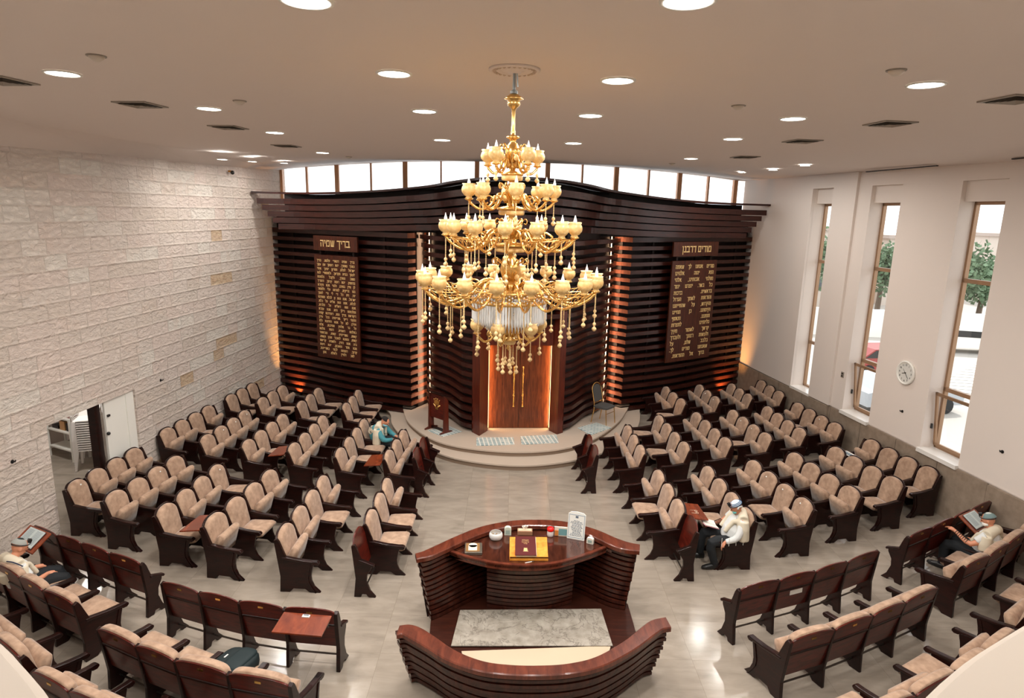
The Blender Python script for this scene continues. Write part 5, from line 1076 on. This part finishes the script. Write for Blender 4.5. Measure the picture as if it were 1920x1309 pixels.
# ------------------------------------------------------------------ street seen through the tall windows
gnd = MB(); gnd.box((60, 12, -2.1), (99.6, 160, .2)); gnd_o = tag(gnd.build('street_ground', plaster('pale_asphalt', lin(170, 164, 156))), 'pale sunlit street surface outside the windows', 'ground'); 
ln = MB()
for k in range(14): ln.box((19.5 + .62 * k * 1.0, 27 + .55 * k, -1.985), (3.6, .22, .01), rz=R(-12))
tag(ln.build('parking_lines', M['white']), 'white parking bay stripes painted on the street outside', 'road marking', kind='stuff')
wl_ = MB(); wl_.box((30, 41, -1.1), (44, .4, 1.8), rz=R(-8)); tag(wl_.build('garden_wall', M['white']), 'low white wall along the far side of the street', 'wall')
def house(x, y, w, d, h, label, rz=0):
    t = thing('building', (x, y, -2), label, 'building'); mb = MB(); mb.box((x, y, -2 + h / 2), (w, d, h), rz=rz); mb.build('walls', col('house_w', 206, 192, 180), t); mb = MB(); mb.box((x, y, -2 + h + .15), (w + .6, d + .6, .3), rz=rz); mb.build('roof_slab', col('house_r', 176, 160, 150), t)
    m_ = Matrix.Translation((x, y, 0)) @ Matrix.Rotation(rz, 4, 'Z')
    for i in range(3):
        for j in range(2): c = m_ @ V(-w * .3 + w * .3 * i, -d / 2 - .02, -2 + h * (.3 + .4 * j)); mb = MB(); mb.box(c, (w * .13, .1, h * .16), rz=rz); mb.build('window', col('house_g', 84, 92, 98, .2), t)
house(52, 68, 12, 10, 6.3, 'cream two storey house beyond the street, seen in the nearest window'); house(37, 62, 7, 8, 6.0, 'cream house beyond the street, seen in the middle window'); house(27, 60, 7, 8, 6.6, 'pinkish pale house beyond the street, seen in the farthest window')
def tree(x, y, h, label):
    t = thing('tree', (x, y, -2), label, 'tree', 'trees along the street'); mb = MB(); mb.tube([V(x, y, -2), V(x + .1, y, -2 + h * .45), V(x, y + .1, -2 + h * .7)], [.22, .15, .08], 8); mb.build('trunk', col('bark', 96, 78, 62), t)
    mb = MB(); rnd = random.Random(int(x * 10))
    for k in range(1500):
        a = rnd.uniform(0, 6.28); b = rnd.uniform(-1, 1); r = h * .32 * rnd.uniform(.35, 1) * (.8 + .25 * math.sin(3 * a + x) * math.cos(4 * b)); c = V(x + r * math.cos(a) * math.sqrt(1 - b * b), y + r * math.sin(a) * math.sqrt(1 - b * b), -2 + h * .62 + r * b * 1.15)
        d1 = V(rnd.uniform(-1, 1), rnd.uniform(-1, 1), rnd.uniform(-1, 1)).normalized() * .17; d2 = V(rnd.uniform(-1, 1), rnd.uniform(-1, 1), rnd.uniform(-1, 1)).normalized() * .17; mb.quad(c - d1, c - d2, c + d1, c + d2)
    mb.build('foliage', col('leaf_green', 104, 126, 96, .8), t)
tree(31.0, 44.6, 6.8, 'broad green tree beyond the wall, in the nearest window'); tree(34.4, 47.0, 5.4, 'yellowish green tree right of the broad one'); tree(28.6, 50.0, 6.4, 'green tree seen in the middle window'); tree(23.6, 47.5, 7.6, 'slim green tree seen in the farthest window')
def car(x, y, rz, c, label):
    t = thing('car', (x, y, -2), label, 'car', 'cars parked outside'); m_ = Matrix.Translation((x, y, -2)) @ Matrix.Rotation(rz, 4, 'Z')
    prof = [(-2.1, .35), (2.1, .35), (2.15, .7), (1.9, .85), (1.1, .95), (.55, 1.4), (-1.1, 1.42), (-1.75, .98), (-2.1, .9)]
    def body(pr, hw, nm, mat): a = MB(); a.rings([[m_ @ V(px, s * hw, pz) for px, pz in pr] for s in (-1, 1)]); return a.build(nm, mat, t)
    body(prof, .86, 'body', c); body([(.98, .98), (.5, 1.35), (-1.05, 1.37), (-1.6, 1.0)], .875, 'windows', M['black'])
    for wx in (-1.35, 1.35):
        for s in (-1, 1): a = MB(); cc_ = m_ @ V(wx, s * .8, .33); ax_ = (m_.to_3x3() @ V(0, 1, 0)); a.tube([cc_ - ax_ * .1, cc_ + ax_ * .1], .33, 14); a.build('wheel', col('tyre', 24, 24, 24), t)
car(18.6, 31.5, R(10), col('car_red', 150, 60, 56, .3), 'dull red car parked outside, seen through the middle window'); car(16.0, 25.4, R(8), col('car_silver', 170, 174, 178, .3), 'silver car parked outside, nearer than the red one'); car(27.2, 37.6, R(-12), M['white'], 'white car parked outside before the white wall')
rl = thing('street_railing', (12.2, 14, -2), 'thin metal railing just outside the windows', 'railing')
for yk in range(12):
    mb = MB(); mb.tube([V(12.2, 9 + yk, -2), V(12.2, 9 + yk, -.6)], .03, 6); mb.build('post', M['steel'], rl)
mb = MB(); mb.tube([V(12.2, 9, -.62), V(12.2, 20, -.62)], .025, 6); mb.tube([V(12.2, 9, -1.8), V(12.2, 20, -1.8)], .02, 6)
mb.build('rails', M['steel'], rl)
mb = MB()
for k in range(88): mb.tube([V(12.2, 9.06 + .125 * k, -1.8), V(12.2, 9.06 + .125 * k, -.62)], .009, 4)
mb.build('balusters', M['steel'], rl)

# ------------------------------------------------------------------ small things on desks and seats
SHEET = col('open_page', 196, 208, 208, .6)
for item, F, q, ww, dp in DESKS:
    def sheet(x0, x1, d0, d1, h, name, mat, par):
        mb = MB(); mb.hexa([q(x0, d0, h), q(x1, d0, h), q(x1, d1, h), q(x0, d1, h), q(x0, d0, h + .012), q(x1, d0, h + .012), q(x1, d1, h + .012), q(x0, d1, h + .012)]); return mb.build(name, mat, par)
    if item in ('book_left', 'book_right'):
        t = thing('open_book', q(0, dp * .5, .024), 'open prayer book lying on the folding desk at the %s' % ('lower left' if item == 'book_left' else 'right by the window wall'), 'book')
        sheet(-ww * .36, ww * .36, dp * .1, dp * .93, .024, 'cover', col('book_brown', 70, 34, 26), t)
        for s in (-1, 1):
            pg = sheet(min(.002 * s, ww * .34 * s), max(.002 * s, ww * .34 * s), dp * .12, dp * .9, .037, 'page', SHEET, t); mb = MB()
            for k in range(12):
                a, b = sorted((ww * .05 * s, ww * .3 * s)); d = dp * (.2 + .052 * k); mb.add([q(a, d, .0505), q(b, d, .0505), q(b, d + .006, .0505), q(a, d + .006, .0505)], [(0, 1, 2, 3)])
            mb.build('printed_text', col('page_ink', 130, 146, 156), pg)
    elif item == 'note':
        t = thing('paper_note', q(0, .06, .024), 'small white paper note on the big red folding desk', 'paper'); sheet(-.045, .045, .03, .07, .0225, 'paper', M['white'], t); sheet(-.03, .03, .042, .05, .035, 'print', col('page_ink', 130, 146, 156), t)
    elif item == 'sheet':
        t = thing('paper_sheet', q(0, .1, .024), 'white sheet lying on the dark desk by the window wall rows', 'paper'); sheet(-.17, .17, .05, .28, .0225, 'paper', M['white'], t); sheet(-.13, .13, .1, .2, .035, 'print', col('page_ink', 130, 146, 156), t)
    elif item == 'spectacles':
        t = thing('spectacles', q(-.05, .2, .03), 'pair of pale spectacles lying on the red desk near the masked man', 'glasses'); mb = MB()
        for s in (-1, 1):
            c = q(-.05 + .035 * s, .2, .03); mb.tube([c + F.u * .026 * math.cos(a) + F.f * .02 * math.sin(a) for a in [2 * PI * k / 12 for k in range(13)]], .003, 5)
        mb.tube([q(-.058, .2, .03), q(-.042, .2, .03)], .003, 5); mb.build('rims', col('spec_pale', 222, 200, 176), t); mb = MB()
        for s in (-1, 1): mb.tube([q(-.05 + .06 * s, .2, .03), q(-.05 + .05 * s, .1, .028)], .0025, 5)
        mb.build('temples', col('spec_pale', 222, 200, 176), t)
# dark green bag on the seat left of the platform
F = FR['BL4'][2]; bc_ = F.p(.0, .46, .49)
bag = thing('backpack', bc_, 'dark green soft bag with a small white mark, lying on an open seat', 'bag')
def sbox(c, ax, ay, az, d, e=.55, n=10):   # soft box
    mb = MB(); rs = []
    f = lambda v: math.copysign(abs(v) ** e, v)
    for i in range(n + 1):
        a = -PI / 2 + PI * (i + .01) / (n + .02); ca = abs(math.cos(a)) ** e; rs.append([c + ax * (d[0] / 2 * ca * f(math.cos(b))) + ay * (d[1] / 2 * ca * f(math.sin(b))) + az * (d[2] / 2 * f(math.sin(a))) for b in [2 * PI * k / 20 for k in range(20)]])
    return mb.rings(rs)
tilt = (F.f + V(0, 0, -.08)).normalized(); upz = F.u.cross(tilt); upz = upz if upz.z > 0 else -upz; green = col('bag_green', 8, 26, 28, .7)
sbox(bc_, F.u, tilt, upz, (.44, .52, .2)).build('body', green, bag, smooth=True); sbox(bc_ + tilt * .03 + upz * .06 + F.u * .06, F.u, tilt, upz, (.24, .42, .12)).build('front_pocket', col('bag_green2', 9, 30, 33, .7), bag, smooth=True)
mb = MB(); mb.tube(catmull([bc_ - tilt * .24 + F.u * .08 + upz * .02, bc_ - tilt * .31 + F.u * .04 + upz * .03, bc_ - tilt * .31 - F.u * .04 + upz * .03, bc_ - tilt * .24 - F.u * .08 + upz * .02], 4), .012, 6); mb.build('handle', M['black'], bag)
mb = MB(); mb.prism([(-.03, -.008), (.03, -.008), (.03, .008), (-.03, .008)], bc_ + upz * .103 - F.u * .1, tilt, F.u, upz, .004); mb.build('white_mark', M['white'], bag)

# ------------------------------------------------------------------ people
SKIN = NT('skin').set(lin(206, 140, 108), .55).m; SKIN.node_tree.nodes['Principled BSDF'].inputs['Subsurface Weight'].default_value = .05
def remeshed(mb_, name, mat, parent, vox=.009, smooth=4):
    me = bpy.data.meshes.new('tmp'); me.from_pydata(mb_.v, [], mb_.f); o = bpy.data.objects.new('tmp', me); COL.objects.link(o)
    r = o.modifiers.new('r', 'REMESH'); r.mode = 'VOXEL'; r.voxel_size = vox; s = o.modifiers.new('s', 'SMOOTH'); s.iterations = smooth; s.factor = .5
    bpy.context.view_layer.update(); dg = bpy.context.evaluated_depsgraph_get(); m2 = bpy.data.meshes.new_from_object(o.evaluated_get(dg)); bpy.data.objects.remove(o)
    o0 = origin(parent)
    for v in m2.vertices: v.co = v.co - o0
    m2.materials.clear(); m2.materials.append(mat); m2.shade_smooth(); m2.name = name; o = bpy.data.objects.new(name, m2); COL.objects.link(o); o.parent = parent; return o
def limb(mb_, pts, rad): mb_.tube(catmull(pts, 3), [rad[0] + (rad[-1] - rad[0]) * i / (3 * (len(pts) - 1)) for i in range(3 * (len(pts) - 1) + 1)] if len(rad) == 2 else sum([[rad[j] + (rad[j + 1] - rad[j]) * k / 3 for k in range(3)] for j in range(len(rad) - 1)], []) + [rad[-1]], 10)
class Pose:
    def __init__(s, c, f, j): s.c = Vector(c); s.f = Vector(f).normalized(); s.r = V(s.f.y, -s.f.x, 0); s.j = j
    def p(s, x, d, z): return s.c + s.r * x + s.f * d + V(0, 0, z)
    def g(s, k): return s.p(*s.j[k])
BASEJ = dict(pel=(0, .30, .50), wai=(0, .25, .68), che=(0, .21, .86), nek=(0, .20, 1.0), hed=(0, .245, 1.13), shl=(-.185, .2, .92), shr=(.185, .2, .92), ell=(-.27, .3, .68), elr=(.27, .3, .68), wrl=(-.22, .5, .58), wrr=(.22, .5, .58),
             hil=(-.1, .3, .48), hir=(.1, .3, .48), knl=(-.14, .70, .50), knr=(.14, .70, .50), anl=(-.14, .74, .09), anr=(.14, .74, .09), tol=(-.15, .92, .04), tor=(.15, .92, .04), look=(0, 1, -.25), hdl=(0, 1, -.3), hdr=(0, 1, -.3))
def person(c, f, over, label, shirt, trousers, bulk=1.0, bare_arms=()):
    c = Vector(c) + Vector(f).normalized() * .07
    j = dict(BASEJ); j.update(over); j = {k_: ((v_[0], v_[1], v_[2] * .9) if k_[:2] not in ('lo', 'hd', 'an', 'to') else v_) for k_, v_ in j.items()}; P = Pose(c, f, j); g = P.g; t = thing('person', P.c, label, 'person')
    lk = (P.r * j['look'][0] + P.f * j['look'][1] + V(0, 0, j['look'][2])).normalized(); hc = g('hed'); side = lk.cross(V(0, 0, 1)).normalized(); hup = side.cross(lk).normalized()
    b = MB()
    def ell(c_, r3, n=14, m=10):
        rs = []
        for i in range(m + 1):
            a = -PI / 2 + PI * (i + .02) / (m + .04); rs.append([c_ + side * r3[0] * math.cos(a) * math.cos(2 * PI * k / n) + lk * r3[1] * math.cos(a) * math.sin(2 * PI * k / n) + hup * r3[2] * math.sin(a) for k in range(n)])
        b.rings(rs)
    ell(hc + hup * .02, (.074, .092, .098)); ell(hc + lk * .02 - hup * .055, (.052, .065, .06)); ell(hc + lk * .09 - hup * .01, (.013, .022, .022)); ell(hc + lk * .082 - hup * .055, (.026, .014, .01))
    for s in (-1, 1): ell(hc + side * s * .076 - hup * .005, (.01, .018, .03)); ell(hc + lk * .078 + side * s * .032 + hup * .03, (.02, .016, .007))
    b.tube([g('nek') - V(0, 0, .03), hc - hup * .05], [.058, .05], 10)
    k = bulk; limb(b, [g('pel'), g('wai'), g('che'), g('nek')], [.13 * k, .13 * k, .13, .06]); b.tube([g('shl'), g('shr')], .07, 10)
    for s, L in (('l', -1), ('r', 1)):
        limb(b, [g('sh' + s), g('el' + s), g('wr' + s)], [.052, .042, .027]); w = g('wr' + s); hd = j['hd' + s]; h = (P.r * hd[0] + P.f * hd[1] + V(0, 0, hd[2])).normalized(); hs = h.cross(V(0, 0, 1)); hs = hs.normalized() if hs.length > .1 else P.r; pn = hs.cross(h).normalized()
        b.tube([w, w + h * .035, w + h * .08], [.026, .032, .03], 10)
        for i, (o_, ln_) in enumerate(((-.026, .066), (-.009, .076), (.009, .071), (.025, .055))):
            s0_ = w + h * .075 + hs * o_; b.tube([s0_, s0_ + h * ln_ * .45 - pn * .004, s0_ + h * ln_ * .8 - pn * (.02 + .004 * i), s0_ + h * ln_ * .92 - pn * (.036 + .004 * i)], [.0105, .0095, .0088, .008], 7)
        s0_ = w + h * .03 - hs * .026 * L * -1 * 1; b.tube([s0_, s0_ + h * .025 + hs * .02 * L, s0_ + h * .05 + hs * .026 * L - pn * .012], [.012, .0105, .0088], 7)
        limb(b, [g('hi' + s), g('kn' + s), g('an' + s)], [.085, .06, .04])
    body = remeshed(b, 'body', SKIN, t, .0085, 3)
    e = MB()
    for s in (-1, 1): e.ball(hc + lk * .086 + side * s * .031 + hup * .016, .009, 8, 5)
    e.build('eyes', col('eye_dark', 40, 30, 26, .2), body, smooth=True)
    m = MB(); limb(m, [g('pel'), g('wai'), g('che'), g('nek') - V(0, 0, .025)], [.155 * k, .16 * k, .15, .07]); m.tube([g('shl'), g('shr')], .082, 12)
    for s in ('l', 'r'):
        if s in bare_arms: m.tube([g('sh' + s), g('sh' + s) * .35 + g('el' + s) * .65], [.072, .062], 10)
        else: limb(m, [g('sh' + s), g('el' + s), g('wr' + s) * .94 + g('el' + s) * .06], [.07, .058, .042])
    remeshed(m, 'shirt', shirt, t, .011, 3)
    m = MB()
    for s in ('l', 'r'): limb(m, [g('hi' + s), g('kn' + s), g('an' + s)], [.105, .082, .06])
    m.tube([g('hil'), g('hir')], .13, 12); remeshed(m, 'trousers', trousers, t, .012, 3)
    for s in ('l', 'r'):
        m = MB(); a_, b_2 = g('an' + s), g('to' + s); a2 = V(a_.x, a_.y, .05); m.rings([[a2 + (b_2 - a2) * u_ + P.r * (w_ * math.cos(2 * PI * q_ / 12)) + V(0, 0, -.005 + h_ * math.sin(2 * PI * q_ / 12)) for q_ in range(12)] for u_, w_, h_ in ((-.42, .02, .02), (-.35, .045, .05), (.25, .05, .055), (.8, .05, .036), (1.1, .036, .025), (1.18, .012, .01))]); m.build('shoe', M['black'], t, smooth=True)
    return t, P, hc, lk, side, hup, body
def cap(t, hc, lk, side, hup, mat, name='skullcap', back=.02, r=.088, top=None):
    rs = []
    for i in range(7):
        a = PI * .12 + (PI / 2 - PI * .12) * i / 6 * .99; rr = r * math.cos(a); rs.append([hc - lk * back + hup * (.02 + (.105) * math.sin(a)) + side * (rr * .93 * math.cos(2 * PI * k / 18)) + lk * (rr * 1.12 * math.sin(2 * PI * k / 18)) for k in range(18)])
    o = MB().rings(rs, False, True).build(name, mat, t, smooth=True)
    if top: MB().rings([rs[4], [p + hup * .004 for p in rs[5]], [p + hup * .004 for p in rs[6]]], False, True).build('cap_centre', top, o, smooth=True)
    return o
def tefillin(t, hc, lk, side, hup):
    m = MB(); c = hc + lk * .085 + hup * .085; m.hexa([c + side * a * .024 + lk * b * .022 + hup * d for d in (-.01, .038) for a, b in ((-1, -1), (1, -1), (1, 1), (-1, 1))]); o = m.build('head_box', M['black'], t)
    m = MB(); m.tube([hc + hup * (.065 - .03 * (1 - math.sin(a)) / 2) + side * .081 * math.cos(a) + lk * (.103 * math.sin(a) - .0) for a in [2 * PI * k / 20 for k in range(21)]], .006, 6, False); m.build('head_strap', M['black'], o)
def wraps(t, a, b, ra, rb, n=7):
    m = MB(); ax = (b - a).normalized(); e = ax.orthogonal().normalized(); g_ = ax.cross(e)
    for i in range(n):
        u = .2 + .7 * i / (n - 1); c = a + (b - a) * u; r = ra + (rb - ra) * u; m.tube([c + e * r * math.cos(q_) + g_ * r * math.sin(q_) for q_ in [2 * PI * k / 12 for k in range(13)]], .0055, 5, False)
    m.build('arm_straps', M['black'], t)
cream = NT('prayer_shawl_wool').set(lin(212, 202, 180), .95).m; white_c = NT('white_shirt_cloth').set(lin(214, 216, 214), .85).m; dark_c = NT('dark_trouser_cloth').set(lin(24, 28, 32), .85).m
def shawl(t, P, k=1.0, over_head=None, drop=.3, stripes=False, side_=(-1, 1)):
    m = MB(); g = P.g
    m.tube([g('shl') + V(0, 0, .012), g('nek') - P.f * .04 + V(0, 0, .0), g('shr') + V(0, 0, .012)], [.088, .075, .088], 12)
    for s, L in (('l', -1), ('r', 1)):
        if L not in side_: continue
        sh = g('sh' + s); m.tube([sh, sh - V(0, 0, .12) + P.r * L * .02, sh - V(0, 0, drop) + P.r * L * .015 - P.f * .02], [.09, .1, .095], 12)
        m.tube([sh + P.f * .03, P.p(L * .11, P.j['che'][1] + .12, .78), P.p(L * .10, P.j['wai'][1] + .17 * k, .6)], [.055, .04, .035], 10)
    m.tube([g('che') - P.f * .06, g('wai') - P.f * .07], [.15, .14], 12)
    if over_head is not None: hc, lk, side, hup = over_head; m.ball(hc - lk * .035 + hup * .02, .115, 12, 8); m.tube([hc - lk * .05, g('nek') - P.f * .05], [.11, .12], 12)
    o = remeshed(m, 'prayer_shawl', cream, t, .011, 14)
    return o
# the masked man in white, right of the platform
T1, P1, hc, lk, sd1, hu, bd = person((4.02, 9.6, 0), (-1, 0, 0), dict(hed=(-.04, .28, 1.11), look=(.0, 1, -.55), ell=(-.27, .30, .66), wrl=(-.25, .48, .55), hdl=(0, .6, -.9), elr=(.27, .36, .68), wrr=(.2, .56, .64), hdr=(-.2, 1, -.2), knl=(-.2, .68, .5), anl=(-.2, .6, .09), tol=(-.22, .78, .04)),
    'masked person in white shirt and prayer shawl seated right of the reading platform', white_c, dark_c, 1.22, ('r',))
shawl(T1, P1, 1.2, None, .32); cap(T1, hc, lk, sd1, hu, col('cap_white', 206, 216, 222, .8), 'knitted_cap', .015, .09)
m = MB()
for zz in (.055, .075, .092): m.tube([hc - lk * .015 + hu * zz + sd1 * .087 * math.cos(a) * math.cos(math.asin(min(.99, (zz - .02) / .107))) * .99 + lk * .104 * math.sin(a) * math.cos(math.asin(min(.99, (zz - .02) / .107))) for a in [2 * PI * k / 20 for k in range(21)]], .005, 5, False)
m.build('cap_stripes', col('stripe_blue', 60, 100, 140, .8), T1); tefillin(T1, hc, lk, sd1, hu)
m = MB(); m.rings([[hc + lk * (.07 + d) - hu * (.055 + h * .04) + sd1 * (w * math.cos(q)) + hu * (.026 * math.sin(q)) for q in [2 * PI * k / 12 for k in range(12)]] for d, h, w in ((-.03, 0, .06), (.0, 0, .056), (.018, 0, .03))]); m.build('face_mask', col('mask_teal', 110, 190, 184, .7), T1, smooth=True)
m = MB()
for s in (-1, 1): m.tube(catmull([hc + sd1 * s * .08 - hu * .0, hc + sd1 * s * .078 - lk * .03 + hu * .03, hc + sd1 * s * .05 - lk * .08 + hu * .0], 3), .016, 6)
m.build('white_hair', col('hair_white', 206, 204, 198, .9), T1, smooth=True)
wraps(T1, P1.g('elr'), P1.g('wrr'), .046, .032)
m = MB()
for k in range(4): c = P1.p(-.26 - .02 * k, .2 + .12 * k, .6); m.tube([c, c + V(0, 0, -.06), c + V(0, -.01, -.14)], .004, 5)
m.build('fringes', M['white'], T1)
t = thing('open_book', P1.p(.1, .66, .62), 'open prayer book held on the lap of the masked person', 'book')
for s in (-1, 1):
    m = MB(); c = P1.p(.1, .64, .62); e1, e2 = P1.r, (P1.f + V(0, 0, .25)).normalized(); nn = e1.cross(e2); nn = nn if nn.z > 0 else -nn; a = c + e1 * .005 * s; b = c + e1 * .13 * s + nn * .02
    m.hexa([a - e2 * .11, b - e2 * .11, b + e2 * .11, a + e2 * .11, a - e2 * .11 + nn * .014, b - e2 * .11 + nn * .01, b + e2 * .11 + nn * .01, a + e2 * .11 + nn * .014]); pg = m.build('page', M['white'], t)
    m = MB(); m.hexa([x - nn * .006 for x in (a - e2 * .12, b - e2 * .12 + e1 * .01 * s, b + e2 * .12 + e1 * .01 * s, a + e2 * .12)] + [x - nn * .001 for x in (a - e2 * .12, b - e2 * .12 + e1 * .01 * s, b + e2 * .12 + e1 * .01 * s, a + e2 * .12)]); m.build('cover', col('cover_pink', 190, 120, 130), t)
# the worshipper wrapped in a striped shawl, left middle block
T2, P2, hc, lk, sd2, hu, bd = person((-3.32, 13.72, 0), (1, -.15, 0), dict(hed=(.02, .46, 1.02), nek=(0, .36, .94), che=(0, .3, .82), shl=(-.18, .34, .87), shr=(.18, .34, .87), look=(.2, 1, -.6), ell=(-.24, .5, .64), elr=(.24, .5, .64), wrl=(-.1, .66, .62), wrr=(.12, .68, .62)),
    'person wrapped in a cream black striped prayer shawl, seated left near the ark steps', col('shirt_teal', 70, 140, 150, .85), dark_c, 1.05)
shawl(T2, P2, 1.0, None, .34); hr = cap(T2, hc, lk, sd2, hu, col('hair_dark', 30, 26, 24, .9), 'hair', .02, .092)
m = MB(); m.rings([[hc + lk * (.06 + d) - hu * .05 + sd2 * (w * math.cos(q)) + hu * (.035 * math.sin(q)) for q in [2 * PI * k / 12 for k in range(12)]] for d, w in ((-.05, .075), (.0, .066), (.03, .035))]); m.build('face_mask', col('mask_blue', 130, 196, 210, .7), T2, smooth=True)
m = MB()
for dz in (.0, .05, .16): m.tube(catmull([P2.p(-.285, P2.j['shl'][1] - .03, .84 - dz), P2.p(-.2, P2.j['shl'][1] - .14, .86 - dz), P2.p(0, P2.j['che'][1] - .2, .88 - dz), P2.p(.2, P2.j['shl'][1] - .14, .86 - dz)], 4), .009, 5)
m.build('black_stripes', M['black'], T2)
# the grey capped man at the lower left
T3, P3, hc, lk, sd3, hu, bd = person((-6.74, 7.5, 0), (.47, .88, 0), dict(look=(.25, 1, -.5), hed=(.0, .30, 1.12), ell=(-.25, .32, .68), wrl=(-.08, .5, .66), elr=(.26, .3, .66), wrr=(.16, .52, .62), hdr=(.1, 1, -.3), knl=(.0, .72, .5), knr=(.28, .66, .5), anl=(.1, .7, .09), anr=(.4, .62, .09), tol=(.15, .88, .04), tor=(.5, .8, .04)),
    'person in grey skullcap and white top with black trousers, seated at the lower left edge', white_c, dark_c, 1.05, ('l', 'r'))
shawl(T3, P3, 1.0, None, .2); cap(T3, hc, lk, sd3, hu, col('cap_grey', 150, 152, 146, .8), 'skullcap', .02, .094, col('cap_dark', 26, 34, 34, .8)); tefillin(T3, hc, lk, sd3, hu); wraps(T3, P3.g('ell'), P3.g('wrl'), .045, .03)
m = MB()
for dz in (.0, .04): m.tube(catmull([P3.p(.1, .1, .93 - dz), P3.p(.2, .13, .93 - dz), P3.p(.275, .2, .86 - dz)], 4), .008, 5)
m.build('blue_stripes', col('stripe_navy', 30, 40, 70, .8), T3)
# the man reading at the right edge
T4, P4, hc, lk, sd4, hu, bd = person((7.7, 8.98, 0), (-.55, .83, 0), dict(look=(-.35, 1, -.35), hed=(.0, .27, 1.13), ell=(-.30, .34, .74), wrl=(-.24, .60, .84), hdl=(.1, 1, .25), elr=(.24, .3, .66), wrr=(.16, .5, .6)),
    'person in patterned skullcap and cream shawl reading at the right edge', white_c, dark_c, 1.0, ('l', 'r'))
shawl(T4, P4, 1.0, None, .22); cap(T4, hc, lk, sd4, hu, col('cap_green', 110, 132, 132, .8), 'skullcap', .02, .094, col('cap_pale', 190, 196, 190, .8)); tefillin(T4, hc, lk, sd4, hu); wraps(T4, P4.g('ell'), P4.g('wrl'), .045, .03)
m = MB(); m.rings([[hc + lk * (.06 + d) - hu * .05 + sd4 * (w * math.cos(q)) + hu * (.035 * math.sin(q)) for q in [2 * PI * k / 12 for k in range(12)]] for d, w in ((-.05, .075), (.0, .066), (.03, .035))]); m.build('face_mask', M['white'], T4, smooth=True)
